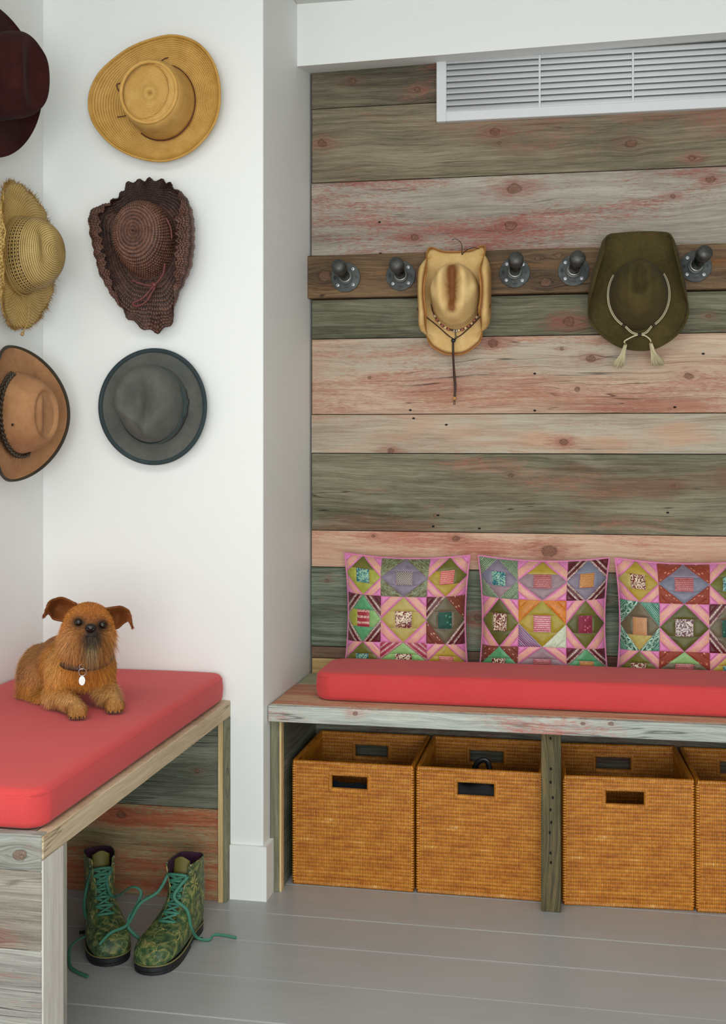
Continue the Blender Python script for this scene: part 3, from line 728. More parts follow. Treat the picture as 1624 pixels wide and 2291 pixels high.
R = outline([(0.025, 0.173), (0.076, 0.162), (0.12, 0.122), (0.136, 0.026), (0.128, -0.07), (0.101, -0.141), (0.069, -0.23), (-0.013, -0.232), (-0.07, -0.203), (-0.109, -0.124), (-0.134, -0.038), (-0.154, 0.059), (-0.147, 0.102), (-0.102, 0.124), (-0.051, 0.17)])
roff = (-0.004, 0.008)
ROWS_R = 17
def rbump(T, t_, sl=None):
    row = np.floor(t_*ROWS_R); return 0.0024*np.abs(np.sin(PI*t_*ROWS_R))+0.0013*np.sin(T*70+row*2.4)*np.abs(np.sin(PI*t_*ROWS_R))
def rtint(A_, B_, h_, r_, T):
    j = np.linspace(0, 1, A_.shape[1])[None, :]+0*T
    g = np.abs(np.sin(PI*j*ROWS_R))*(0.7+0.3*np.sin(T*70+np.floor(j*ROWS_R)*2.4)); return np.repeat((0.15+0.75*g)[..., None], 3, -1)
crown_part(fr, h, M_RAF, 0.075, 0.100, 0.072, 0.086, 0.105, 0.50, base_off=roff, off=(-0.002, 0.012), nt=150, nth=320, bump=rbump, tint=rtint, thick=0)
def rb2(T, s_):
    return 0.0022*np.abs(np.sin(PI*s_*13))+0.0009*np.sin(T*150+np.floor(s_*13)*2.2)
def rt2(A_, B_, s_, T):
    g = np.abs(np.sin(PI*s_*13))*(0.65+0.35*np.sin(T*150+np.floor(s_*13)*2.2)); top = 0.22*sstep(B_, 0.06, 0.14)
    return np.repeat((0.05+0.62*g-top)[..., None], 3, -1)
def rwob(T, s_):
    e = s_**3; sc = np.sin(T*34+1.2*np.sin(T*3)); return 0.0048*e*sc, 0.006*e*np.sin(T*17+0.7)
rw = lambda th: np.clip(np.abs(np.cos(th-0.06))**1.1*1.15-0.25*sstep(np.sin(th), 0.3, 0.7)-0.05*sstep(-np.sin(th), 0.85, 1.0), 0, 1)
brim_part(fr, h, M_RAF, ell(0.074, 0.097), R, rw, ([0, 0.55, 0.92, 1.0, 0.86, 0.48], [0, 0.002, 0.016, 0.040, 0.062, 0.072]), flat=([0, 0.5, 1.0], [0, 0.0, 0.004]), ns=110, nth=640, bump=rb2, tint=rt2, wob=rwob, thick=0.002, base_off=roff)
# scalloped edge picots
bg_ = Bag()
cordm = plain('raffia_cord', '#6f3a37', 0.6)
def twist(pts, r, name, mat, parent):
    P = catmull(pts, 10); bgx = Bag()
    T_ = np.gradient(P, axis=0); T_ /= np.linalg.norm(T_, axis=1)[:, None]; up = fr.m[2]; B_ = np.cross(T_, up); s_ = np.concatenate([[0], np.cumsum(np.linalg.norm(np.diff(P, axis=0), axis=1))])
    for k in (0, PI):
        a = s_*520+k; Q = P+r*0.7*(np.cos(a)[:, None]*B_+np.sin(a)[:, None]*up); V, F = tube_data(Q, r*0.75, 6); bgx.add(V, F)
    return bgx.build(name, mat, parent)
twist([fr(p) for p in ((-0.045, -0.098, 0.016), (-0.005, -0.112, 0.018), (0.022, -0.112, 0.022), (0.05, -0.088, 0.034), (0.060, -0.06, 0.045))], 0.0026, 'tie_cord', cordm, h)
twist([fr(p) for p in ((0.022, -0.112, 0.022), (-0.01, -0.145, 0.018), (-0.042, -0.16, 0.014), (-0.03, -0.168, 0.014), (-0.002, -0.155, 0.018), (0.024, -0.118, 0.022))], 0.0026, 'tie_loop', cordm, h)
tube('tie_knot', [fr(p) for p in ((0.017, -0.108, 0.024), (0.027, -0.116, 0.024))], 0.0055, cordm, h)
tube('tie_cord', catmull([fr(p) for p in ((0.066, 0.06, 0.052), (0.077, 0.035, 0.048), (0.080, 0.005, 0.046))], 6), 0.0024, cordm, h)

# --- grey fedora, white wall bottom
M = felt('grey_felt', '#4e504b', '#62635d')
M_GB = felt('grey_binding', '#2c373a', '#3a4648', 0.7, 0.1)
M_GR = felt('grey_ribbon', '#343e3f', '#465352', 0.55, 0.1)
fr = wall_frame(-1.1635, 3.043, 1.325)
h = hat('felt_fedora', fr, 'charcoal grey felt fedora with dark ribbon and bound edge on the white wall')
gb = (0.005, 0.004)
brim_part(fr, h, M, ell(0.090, 0.103), ell(0.1535, 0.1575), side(2), ([0, 0.5, 1.0], [0, 0.0, 0.010]), flat=([0, 0.5, 1], [0, 0, -0.003]), base_off=gb, nth=160)
th = np.arange(160)/160*2*PI
P = []
for r_ in (0.931, 1.006):
    rr = ell(0.1535, 0.1575)(th)*r_; w_ = np.abs(np.cos(th))**2
    P.append(fr(np.stack([rr*np.cos(th), rr*np.sin(th), 0.0016+w_*0.0100*(0.83 if r_ < 1 else 1.0)-0.003*(1-w_)*(0.9 if r_ < 1 else 1)], -1)))
surf('brim_binding', np.stack(P, 1), M_GB, h, wrap_n=True, thick=0.004, offset=0.0)
def fpin(A_, B_, N_, hh, r, T):
    # teardrop: narrows towards the front (down) with a pinch on both sides
    f = sstep(-B_, 0.0, 0.10)*sstep(hh, 0.2, 0.85)
    A2 = A_*(1-0.50*f)+0.012*f
    pl = gauss(B_+0.062, 0.038)*gauss(A_+0.055, 0.04)*sstep(hh, 0.35, 0.9); A2 = A2+0.020*pl
    pr = gauss(B_+0.055, 0.032)*gauss(A_-0.055, 0.035)*sstep(hh, 0.35, 0.9); A2 = A2-0.008*pr
    return A2, B_, N_+0.012*sstep(-B_, 0.02, 0.09)*hh
crown_part(fr, h, M, 0.091, 0.104, 0.084, 0.092, 0.108, 0.40, pin=fpin, base_off=gb, off=(-0.004, 0.008), dent=lambda x, y, r: 0.042*gauss((x+0.010)/0.034, 1.0)*np.exp(-((y-0.008)/0.062)**2)-0.004*gauss((x-0.028)/0.012, 1)*sstep(-y, -0.05, 0.02)+0.004*gauss((x-0.030)/0.008, 1)*sstep(-y, -0.03, 0.03), nt=60, nth=160)
P = []
for z_ in (0.004, 0.034):
    k = 1.018-0.10*(z_/0.11)*0.3
    P.append(fr(np.stack([gb[0]+0.0915*k*np.cos(th)-0.004*z_/0.1, gb[1]+0.1045*k*np.sin(th), np.full_like(th, z_)], -1)))
surf('ribbon', np.stack(P, 1), M_GR, h, wrap_n=True, thick=0.0018, offset=1.0)
for a0, a1, z0, z1, o_ in ((-0.30, 0.42, 0.005, 0.037, 1.035), (0.0, 0.14, 0.003, 0.039, 1.055)):
    a = np.linspace(a0, a1, 12)
    surf('bow', np.stack([fr(np.stack([gb[0]+0.0925*o_*np.cos(a), gb[1]+0.1055*o_*np.sin(a), np.full_like(a, z_)], -1)) for z_ in (z0, z1)], 1), M_GR, h, thick=0.0016, offset=1.0)

# --- straw cowboy hat on the rail
M_CB = straw('toasted_straw_brim', '#b3874a', '#dcb672', '#ecd29c', 1050, 1050, 'diag', depth=0.42, use_tint=True, stain='#9a5f28')
M_CC = straw('toasted_straw_crown', '#bb9054', '#e0bc7c', '#eed6a2', 1250, 1250, 'weave', depth=0.36, use_tint=True, stain='#96582a', holes=(0.026, 0.052, 520, 420))
fr = wall_frame(-0.3935, 3.500, 1.664)
h = hat('straw_cowboy_hat', fr, 'tan straw cowboy hat with rolled brim and beaded band hanging on the rail')
R = outline([(-0.086, 0.146), (-0.04, 0.134), (0.0, 0.131), (0.045, 0.135), (0.092, 0.147), (0.104, 0.077), (0.105, -0.002), (0.098, -0.1), (0.045, -0.16), (0.0, -0.176), (-0.05, -0.166), (-0.102, -0.12), (-0.105, -0.051), (-0.107, 0.042), (-0.102, 0.096)])
cwf = lambda th: np.clip(sstep(np.abs(np.cos(th)), 0.42, 0.86), 0, 1)
def ctint(A_, B_, s_, T):
    k = 1.0*sstep(s_, 0.80, 1.0)+0.5*sstep(np.abs(np.cos(T)), 0.6, 0.9)*gauss(s_-0.62, 0.12)
    return np.repeat(k[..., None], 3, -1)
brim_part(fr, h, M_CB, ell(0.070, 0.088), R, cwf, ([0, 0.45, 0.92, 1.0, 0.82, 0.35], [0, 0.0, 0.018, 0.05, 0.078, 0.092]), flat=([0, 0.5, 1.0], [0, -0.004, -0.018]), ns=40, nth=200, tint=ctint, edge=straw('cowboy_edge', '#7a4a1e', '#a87236', '#c89a5c', 1500, 1500), edge_r=0.0024, base_off=(0.002, -0.012), n0=0.0)
def cpin(A_, B_, N_, hh, r, T):
    f = sstep(-B_, -0.02, 0.08)*sstep(hh, 0.3, 0.9); g = sstep(B_, 0.0, 0.09)*sstep(hh, 0.4, 0.95)
    return A_*(1-0.30*f-0.22*g), B_, N_+0.014*g*hh
def cdent(x, y, r):
    prof = 0.034*gauss(x/0.019, 1)*sstep(y, -0.072, -0.040)*(0.8+0.2*sstep(y, -0.02, 0.05))-0.006*gauss((np.abs(x)-0.033)/0.010, 1)
    sideD = 0.006*(gauss((np.abs(x)-0.055)/0.012, 1))*gauss((y-0.005)/0.05, 1)
    return prof+sideD
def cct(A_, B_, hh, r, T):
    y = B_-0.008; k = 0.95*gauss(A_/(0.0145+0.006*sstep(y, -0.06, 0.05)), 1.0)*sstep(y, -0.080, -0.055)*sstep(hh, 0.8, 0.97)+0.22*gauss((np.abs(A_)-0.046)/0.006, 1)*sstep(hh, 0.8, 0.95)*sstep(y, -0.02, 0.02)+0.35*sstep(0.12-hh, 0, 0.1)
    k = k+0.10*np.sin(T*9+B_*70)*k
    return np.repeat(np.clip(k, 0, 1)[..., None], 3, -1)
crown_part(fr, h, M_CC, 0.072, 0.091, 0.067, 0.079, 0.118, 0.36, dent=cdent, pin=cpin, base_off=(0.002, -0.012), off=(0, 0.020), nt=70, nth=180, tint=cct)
brown = plain('brown_leather_cord', '#3a2415', 0.55)
arc = lambda a0, a1, n_, k=1.03, z_=0.010: [fr((0.002+0.0725*k*math.cos(a), -0.012+0.0915*k*math.sin(a), z_)) for a in np.linspace(a0, a1, n_)]
tube('hat_band', arc(-PI*0.95, -0.05*PI, 40), 0.0022, brown, h)
beadc = [plain('bead_cream', '#d9b98a', 0.4), plain('bead_rose', '#a85a4c', 0.4)]
for i, a in enumerate(np.linspace(-PI*0.82, -PI*0.20, 15)):
    if 6 <= i <= 7: continue
    p = arc(a-0.045, a+0.045, 4, 1.035, 0.011)
    tube('bead', p, 0.0042, beadc[i % 2], h, 8)
for a in (-PI*0.525, -PI*0.495):
    tube('bead', arc(a-0.02, a+0.02, 4, 1.04, 0.012), 0.0036, M_SCREW, h, 8, label='small silver bead')
tube('pendant', [fr(p) for p in ((0.0, -0.110, 0.012), (0.0, -0.117, 0.012), (0.0015, -0.126, 0.010), (0.001, -0.134, 0.009))], [0.0016, 0.0045, 0.0048, 0.002], plain('pewter', '#5d5a48', 0.45, 0.4), h, flat=0.5)
for s_, pts in ((-1, ((-0.106, -0.040, 0.050), (-0.104, -0.050, 0.066), (-0.085, -0.066, 0.078), (-0.055, -0.090, 0.045), (-0.022, -0.120, 0.016), (-0.008, -0.130, 0.012))), (1, ((0.106, -0.034, 0.050), (0.104, -0.046, 0.066), (0.086, -0.066, 0.078), (0.055, -0.092, 0.045), (0.02, -0.118, 0.016), (-0.002, -0.130, 0.012)))):
    tube('chin_cord', catmull([fr(p) for p in pts], 8), 0.0019, brown, h)
V, F = lathe_data([(0.0008, -0.0068), (0.0045, -0.0055), (0.0068, 0), (0.0045, 0.0055), (0.0008, 0.0068)], 16, fr((-0.006, -0.136, 0.014)), (1, 0, 0), (0, 0, 1))
mesh('cord_slide', V, F, plain('black_bead', '#15191a', 0.25), h, True)
tube('cord_tail', catmull([fr(p) for p in ((-0.007, -0.140, 0.012), (-0.008, -0.18, 0.0), (-0.0078, -0.23, -0.022), (-0.006, -0.27, -0.035), (-0.008, -0.300, -0.04))], 6), [0.0034]*12+[0.004]*7+[0.0036]*6, brown, h, flat=0.5, up=(0, 1, 0))
V, F = lathe_data([(0.003, -0.005), (0.0052, -0.004), (0.0052, 0.004), (0.003, 0.005)], 10, fr((-0.0085, -0.305, -0.040)), (0, 0, 1))
mesh('end_bead', V, F, plain('wood_bead', '#b98546', 0.5), h, True)
for dx in (-0.0015, 0.001): tube('cord_tip', [fr((-0.0085+dx, -0.309, -0.04)), fr((-0.009+dx*1.6, -0.325, -0.04))], 0.0010, brown, h)
tube('back_cord', catmull([fr(p) for p in ((-0.010, 0.160, 0.02), (0.0, 0.163, 0.02), (0.012, 0.157, 0.018), (0.019, 0.145, 0.012), (0.018, 0.118, 0.004))], 8), 0.0021, brown, h, flat=0.5)
tube('back_cord', catmull([fr(p) for p in ((0.018, 0.118, 0.004), (0.032, 0.130, 0.010), (0.052, 0.137, 0.012), (0.070, 0.133, 0.010))], 8), 0.0021, brown, h, flat=0.5)

# --- olive felt hat on the rail
M_OL = felt('olive_felt', '#352e16', '#574b2a', 0.95, 0.03, 9)
fr = wall_frame(0.134, 3.500, 1.665)
h = hat('felt_cowboy_hat', fr, 'dark olive felt cowboy hat with braided horsehair cord and white tassels on the rail')
R = outline([(-0.098, 0.160), (-0.05, 0.169), (0.003, 0.171), (0.055, 0.169), (0.094, 0.160), (0.105, 0.113), (0.127, 0.01), (0.143, -0.067), (0.115, -0.128), (0.055, -0.164), (0.003, -0.172), (-0.06, -0.158), (-0.124, -0.116), (-0.148, -0.062), (-0.137, 0.016), (-0.111, 0.106)])
orw = lambda th: np.clip(sstep(np.abs(np.cos(th)), 0.30, 0.75), 0, 1)*(0.25+0.75*sstep(np.sin(th), -0.55, 0.15))
brim_part(fr, h, M_OL, ell(0.080, 0.095), R, orw, ([0, 0.5, 0.92, 1.0, 0.92, 0.78], [0, 0.002, 0.022, 0.045, 0.066, 0.078]), flat=([0, 0.5, 1.0], [0, -0.004, -0.012]), ns=40, nth=200, edge=M_OL, edge_r=0.0017, base_off=(0.0, -0.014))
def opin(A_, B_, N_, hh, r, T):
    g = sstep(B_, 0.0, 0.09)*sstep(hh, 0.3, 0.95)
    return A_*(1-0.42*g), B_, N_+0.010*g*hh
crown_part(fr, h, M_OL, 0.083, 0.098, 0.060, 0.070, 0.115, 0.50, pin=opin, dent=lambda x, y, r: 0.032*gauss(x/0.017, 1)*sstep(y, -0.05, -0.02)*(1-0.4*gauss((y+0.0)/0.02, 1))-0.006*gauss((np.abs(x)-0.027)/0.010, 1)+0.008*gauss((np.abs(x)-0.045)/0.012, 1)*gauss((y-0.02)/0.04, 1), base_off=(0, -0.014), off=(0, 0.018), nt=60, nth=160)
hair = plain('horsehair_cream', '#c9bd98', 0.6); hairb = plain('horsehair_brown', '#3a2a1c', 0.6)
def ring(a): return fr((0.0+0.086*math.cos(a), -0.014+0.100*math.sin(a), 0.012))
left = [ring(a) for a in np.linspace(PI*0.80, PI*1.36, 14)]; right = [ring(a) for a in np.linspace(PI*0.20, -PI*0.36, 14)]
left = catmull(list(left)+[fr((-0.018, -0.122, 0.010)), fr((0.003, -0.128, 0.010))], 3); right = catmull(list(right)+[fr((0.022, -0.122, 0.010)), fr((0.003, -0.128, 0.010))], 3)
for P, nm in ((left, 'horsehair_cord'), (right, 'horsehair_cord')):
    P = np.asarray(P); T_ = np.gradient(P, axis=0); T_ /= np.linalg.norm(T_, axis=1)[:, None]; Bn = np.cross(T_, fr.m[2])
    for k, (mm, o_) in enumerate(((hair, 0.0016), (hair, -0.0016), (hairb, 0.0))):
        V, F = tube_data(P+Bn*o_+fr.m[2]*(0.0010 if k == 2 else 0), 0.0016 if k < 2 else 0.0009, 6); mesh('cord_strand', V, F, mm, h, True)
for a in (PI*1.34, -PI*0.34):
    p = ring(a); tube('cord_wrap', [p-fr.dirn((0.004, -0.003 if a > 3 else 0.003, 0)), p+fr.dirn((0.004, -0.003 if a > 3 else 0.003, 0))], 0.0044, hairb, h)
tube('cord_wrap', [fr((-0.002, -0.128, 0.011)), fr((0.008, -0.128, 0.011))], 0.0042, plain('dark_wrap', '#26221f', 0.6), h)
for s_, (ex, ez) in ((-1, (-0.037, -0.150)), (1, (0.034, -0.147))):
    tube('cord_strand', catmull([fr(p) for p in ((0.003, -0.128, 0.010), (0.003+s_*0.016, -0.132, 0.012), (ex-0.002, ez+0.004, 0.013), (ex, ez-0.004, 0.013))], 6), 0.0021, hair, h)
    tube('tassel_collar', [fr((ex, ez-0.002, 0.013)), fr((ex+s_*0.0005, ez-0.008, 0.013))], 0.0048, plain('tassel_collar', '#6b5a35', 0.6), h)
    bg_ = Bag()
    for k in range(170):
        u1, u2 = rng.normal(0, 1, 2); r0 = 0.0035
        a = fr((ex+r0*np.clip(u1, -1.2, 1.2), ez-0.007, 0.013+r0*np.clip(u2, -1.2, 1.2)))
        L_ = rng.uniform(0.058, 0.070); sp = rng.uniform(-1, 1)
        dx = s_*0.020+0.019*sp; dn = -0.006+rng.uniform(-0.006, 0.009)
        m_ = fr((ex+dx*0.45, ez-0.007-L_*0.5, 0.015+dn*0.3)); e_ = fr((ex+dx*1.0, ez-0.007-L_*(1-0.12*sp*sp), 0.013+dn))
        V, F = tube_data(catmull([a, m_, e_], 3), [0.0007]*6+[0.0003], 3); bg_.add(V, F)
    bg_.build('tassel', hair, h, label='cream horsehair tassel')['kind'] = 'stuff'

# --- maroon felt hat, left wall top
M_MR = felt('maroon_felt', '#220c0b', '#3d1a16', 0.95, 0.03, 11)
fr = left_frame(-1.452, 2.700, 2.130)
h = hat('maroon_felt_hat', fr, 'dark maroon felt hat with tall crown, top of the left wall')
brim_part(fr, h, M_MR, ell(0.083, 0.100), ell(0.155, 0.190, 0, 2.2), side(1.6), ([0, 0.45, 0.85, 1.0], [0, 0.0, 0.012, 0.034]), flat=([0, 0.5, 1], [0, 0, -0.016]), edge=M_MR, edge_r=0.0018)
def mpin(A_, B_, N_, hh, r, T): return A_*(1-0.12*sstep(hh, 0.3, 1)), B_*(1+0.04*hh), N_
crown_part(fr, h, M_MR, 0.086, 0.103, 0.080, 0.098, 0.122, 0.26, pin=mpin, dent=lambda x, y, r: 0.022*gauss(x/0.032, 1)*gauss(y/0.085, 1.1)-0.006*gauss((np.abs(x)-0.055)/0.012, 1), nt=50)

# --- frayed straw hat, left wall middle
M_FS = straw('frayed_straw_brim', '#7d6230', '#b3924f', '#cbb077', 700, 700, 'weave', depth=0.45)
M_FC = straw('frayed_straw_crown', '#5f4a24', '#a88c50', '#c6ae76', 900, 1050, 'rows', depth=0.55, holes=(0.022, 0.066, 330, 330))
fr = left_frame(-1.450, 2.843, 1.713)
h = hat('frayed_straw_hat', fr, 'frayed open-weave straw hat hanging on the left wall')
fcr = lambda th: np.abs(np.cos(th))**1.3*np.where(np.cos(th) < 0, 1.0, 0.15)
brim_part(fr, h, M_FS, ell(0.082, 0.098), ell(0.158, 0.190, 0, 2.1), fcr, ([0, 0.4, 0.8, 1.0], [0, 0.006, 0.035, 0.068]), flat=([0, 0.5, 1], [0, -0.002, -0.018]), wob=lambda T, s_: (0.003*s_**3*np.sin(T*23), 0.003*s_**2*np.sin(T*9)))
crown_part(fr, h, M_FC, 0.085, 0.100, 0.078, 0.080, 0.105, 0.55, dent=lambda x, y, r: 0.016*gauss((x+0.035)/0.018, 1)*gauss((y-0.01)/0.05, 1), off=(0, 0.006), nt=60, nth=140)
bg_ = Bag(); Rf = ell(0.158, 0.190, 0, 2.1)
for k in range(2200):
    a = rng.uniform(0, 2*PI); w_ = float(fcr(np.array([a]))[0]); r_ = float(Rf(a))*(0.978+rng.uniform(-0.03, 0.02)); n_ = 0.066*w_-0.017*(1-w_)+rng.uniform(-0.003, 0.004)
    p0 = np.array((r_*math.cos(a), r_*math.sin(a), n_)); d = np.array((math.cos(a+rng.normal(0, 0.5)), math.sin(a+rng.normal(0, 0.5)), rng.normal(0.1, 0.4)))*rng.uniform(0.005, 0.015)
    t_ = np.array((-math.sin(a), math.cos(a), rng.normal(0, 0.3)))*0.0009
    V = [fr(p0-t_), fr(p0+t_), fr(p0+d)]; bg_.add(V, [(0, 1, 2)])
bg_.build('frayed_edge', plain('frayed_fibre', '#8f6a2e', 0.7, var=0.3, scale=120), h, False)['kind'] = 'stuff'
fc = plain('straw_cord', '#a5854a', 0.6)
tube('hat_cord', [fr((0.088*math.cos(a), 0.103*math.sin(a), 0.008)) for a in np.linspace(PI*0.95, PI*1.62, 26)], 0.0022, fc, h)
tube('hat_cord', [fr((0.090*math.cos(a), 0.105*math.sin(a), 0.013)) for a in np.linspace(PI*1.0, PI*1.55, 22)], 0.0018, fc, h)
tube('cord_end', catmull([fr(p) for p in ((-0.010, -0.105, 0.010), (0.018, -0.130, 0.010), (0.026, -0.165, 0.004), (0.018, -0.200, -0.006))], 7), 0.0018, fc, h)
tube('cord_end', catmull([fr(p) for p in ((-0.03, -0.10, 0.008), (-0.055, -0.13, 0.006), (-0.07, -0.17, 0.0))], 7), 0.0014, fc, h)
tube('cord_knot', [fr((0.018, -0.198, -0.006)), fr((0.015, -0.206, -0.008))], 0.0045, fc, h)

# --- tan suede hat, left wall bottom
M_TN = felt('tan_suede', '#8f6544', '#b0835c', 0.95, 0.03, 16)
M_BD = felt('dark_binding', '#332d22', '#433b2e', 0.6, 0.05)
fr = left_frame(-1.450, 2.822, 1.303)
h = hat('suede_hat', fr, 'tan suede hat with dark braided band and bound brim on the left wall')
Rt = ell(0.155, 0.172, 0, 2.0)
brim_part(fr, h, M_TN, ell(0.083, 0.103), Rt, side(1.4), ([0, 0.45, 0.85, 1.0], [0, 0.006, 0.030, 0.052]), flat=([0, 0.5, 1], [0, -0.002, -0.014]), edge=M_BD, edge_r=0.0042, edge_name='brim_binding', nth=160)
def tdent(x, y, r):
    e = np.hypot(x/0.062, y/0.078); return 0.012*(1-sstep(e, 0.62, 0.85))+0.004*gauss((e-0.74), 0.06)-0.008*gauss(x+0.022, 0.012)*(1-sstep(e, 0.5, 0.8))
crown_part(fr, h, M_TN, 0.085, 0.105, 0.066, 0.080, 0.090, 0.34, dent=tdent, nt=60, nth=140, off=(0.004, -0.002))
bg_ = Bag(); a = np.linspace(PI*0.62, PI*1.62, 260)
for k in range(3):
    w_ = 0.0056*np.sin(a*17+k*2*PI/3); z_ = 0.013+w_; o_ = 0.0030*np.sin(2*(a*17+k*2*PI/3)); kk = 1.03-0.12*(0.012/0.09)*0.3
    P = fr(np.stack([(0.085*kk+o_+0.002)*np.cos(a), (0.105*kk+o_+0.002)*np.sin(a), z_], -1)); V, F = tube_data(P, 0.0034, 7); bg_.add(V, F)
bg_.build('braided_band', plain('braid_leather', '#382d20', 0.45), h)
V, F = lathe_data([(0.0016, 0), (0.0034, 0), (0.0034, 0.0016), (0.0018, 0.0020)], 14, fr((-0.0795, -0.030, 0.046)), -fr.m[0])
mesh('eyelet', V, F, plain('brass_eyelet', '#3d3526', 0.4, 0.5), h, True)
# ------------------------------------------------------------------ rattan baskets
def rattan():
    m, t, b = newmat('rattan_weave')
    s = t.sep(t.attr('tint')); p = t.coord()
    n = t.noise(t.vmath('MULTIPLY', p, (14, 14, 70)), 1, 4); n2 = t.noise(p, 300, 2); oi = t.n.new('ShaderNodeObjectInfo').outputs['Random']
    f = t.math('ADD', t.math('MULTIPLY', n, 0.75), t.math('ADD', t.math('MULTIPLY', s[1], 0.2), t.math('MULTIPLY', n2, 0.25)))
    c = t.ramp(f, [(0.35, '#984f0a'), (0.55, '#bd7216'), (0.75, '#d58e2e'), (0.9, '#ecc07a')])
    c = t.mix(t.rng(s[0], 0.22, 0.84), '#4a2105', c)
    finish(t, b, c, t.rng(n2, 0.3, 0.7, 0.32, 0.5), None, spec=0.45)
    return m
M_RAT = rattan()
BW, BH, BD = 0.331, 0.343, 0.335
HOLE = (0.315, 0.635, 0.785, 0.905)
def weave_panel(name, W, hole):
    """twined panel, both faces modelled, lying in x (0..W), z (0..BH), outside towards -y"""
    nc, nr, px, pz = int(round(W/0.0046)), 34, 3, 4
    nx, nz = nc*px+1, nr*pz+1
    X = np.linspace(0, W, nx); Z = np.linspace(0, BH-0.006, nz)
    r0 = np.random.default_rng(int(W*1e4)+hole)
    J = np.arange(nz); row = np.minimum(J//pz, nr-1); fz = (J % pz)/pz
    I = np.arange(nx); col = np.minimum(I//px, nc-1)
    # upright strands with small dark openings where two rows meet
    gz = np.where(fz == 0, 1.0, np.where(fz == 0.5, 0.10, 0.55))
    gx = np.where(I % px == 0, 1.0, 0.0)
    h = 1-0.30*gx[:, None]-0.66*gx[:, None]*gz[None, :]-0.12*(fz == 0)[None, :]
    jit = r0.uniform(0.75, 1.0, (nc+1, nr)); h = np.clip(h*(0.85+0.15*jit[col][:, row]), 0, 1)
    tone = r0.uniform(0, 1, (nr,)); tt = 0.3*tone[row][None, :]+0.7*r0.uniform(0, 1, (nc+1, nr))[col][:, row]
    wob = 0.0014*np.sin(X[:, None]*11+Z[None, :]*7)
    Bg = Bag()
    for sgn in (-1, 1):
        Y = sgn*(0.0022+0.0026*h)+wob
        P = np.stack([X[:, None]+0*Y, Y, Z[None, :]+0*Y], -1).reshape(-1, 3)
        fi, fj = np.meshgrid(np.arange(nx-1), np.arange(nz-1), indexing='ij')
        keep = np.ones(fi.shape, bool)
        if hole:
            xc = (X[:-1]+X[1:])[:, None]/2/W; zc = (Z[:-1]+Z[1:])[None, :]/2/BH
            keep = ~((xc > HOLE[0]) & (xc < HOLE[1]) & (zc > HOLE[2]) & (zc < HOLE[3]))
        a = (fi*nz+fj)[keep]; q = np.stack([a, a+nz, a+nz+1, a+1], -1)
        if sgn > 0: q = q[:, ::-1]
        Bg.V.append(P); Bg.F += [tuple(f) for f in (q+Bg.n).tolist()]; Bg.n += len(P)
        Bg.C.append(np.stack([h, tt+0*h, 0*h], -1).reshape(-1, 3))
    me = bpy.data.meshes.new(name); V = np.concatenate(Bg.V); me.from_pydata(V.tolist(), [], Bg.F)
    at = me.color_attributes.new('tint', 'FLOAT_COLOR', 'POINT'); cc = np.ones((len(V), 4)); cc[:, :3] = np.concatenate(Bg.C); at.data.foreach_set('color', cc.ravel())
    me.materials.append(M_RAT); me.polygons.foreach_set('use_smooth', [True]*len(me.polygons)); me.update()
    return me
def wrapped_tube(pts, r, pitch, sides=8, closed=False, amp=0.22):
    """tube with fine cross wraps, tinted"""
    P = np.asarray(pts, float); seg = np.linalg.norm(np.diff(np.vstack([P, P[:1]]) if closed else P, axis=0), axis=1); L = seg.sum(); n = int(L/pitch*3)
    s_ = np.concatenate([[0], np.cumsum(seg)]); q = np.linspace(0, L, n, endpoint=not closed); PP = np.vstack([P, P[:1]]) if closed else P
    Q = np.stack([np.interp(q, s_, PP[:, k]) for k in range(3)], -1)
    w_ = np.where(np.arange(n) % 3 == 0, 1-amp, 1.0); V, F = tube_data(Q, r*w_, sides, closed)
    tn = np.repeat(np.where(np.arange(n) % 3 == 0, 0.15, 0.9), sides); t2 = np.repeat(np.repeat(np.random.default_rng(n).uniform(0.3, 1, n//3+1), 3)[:n], sides)
    return V, F, np.stack([tn, t2, 0*tn], -1)
def wrapped_mesh(name, tubes):
    Bg = Bag()
    for V, F, C in tubes: Bg.add(V, F); Bg.C.append(C)
    V = np.concatenate(Bg.V); me = bpy.data.meshes.new(name); me.from_pydata(V.tolist(), [], Bg.F)
    at = me.color_attributes.new('tint', 'FLOAT_COLOR', 'POINT'); cc = np.ones((len(V), 4)); cc[:, :3] = np.concatenate(Bg.C); at.data.foreach_set('color', cc.ravel())
    me.materials.append(M_RAT); me.polygons.foreach_set('use_smooth', [True]*len(me.polygons)); me.update()
    return me
ME_FRONT = weave_panel('woven_panel', BW, 1); ME_SIDE = weave_panel('woven_side', BD-0.008, 0)
hx0, hx1, hz0, hz1 = HOLE[0]*BW, HOLE[1]*BW, HOLE[2]*BH, HOLE[3]*BH
ME_RIM = wrapped_mesh('rim', [wrapped_tube([(0, 0, BH-0.004), (BW, 0, BH-0.004), (BW, BD, BH-0.004), (0, BD, BH-0.004)], 0.0066, 0.0040, 8, True, 0.12)])
ME_FOOT = wrapped_mesh('base_rim', [wrapped_tube([(0, 0, 0.0055), (BW, 0, 0.0055), (BW, BD, 0.0055), (0, BD, 0.0055)], 0.0055, 0.0040, 8, True, 0.12)])
ME_POST = wrapped_mesh('corner_wrap', [wrapped_tube([(0, 0, 0.010), (0, 0, BH-0.008)], 0.0062, 0.0068, 8, False, 0.3)])
ME_HV = wrapped_mesh('handle_wrap', [wrapped_tube([(0, 0, hz0-0.006), (0, 0, hz1+0.006)], 0.0068, 0.0030, 8, False, 0.15)])
ME_HH = wrapped_mesh('handle_edge', [wrapped_tube([(hx0, 0, 0), (hx1, 0, 0)], 0.0042, 0.0042, 8, False, 0.12)])
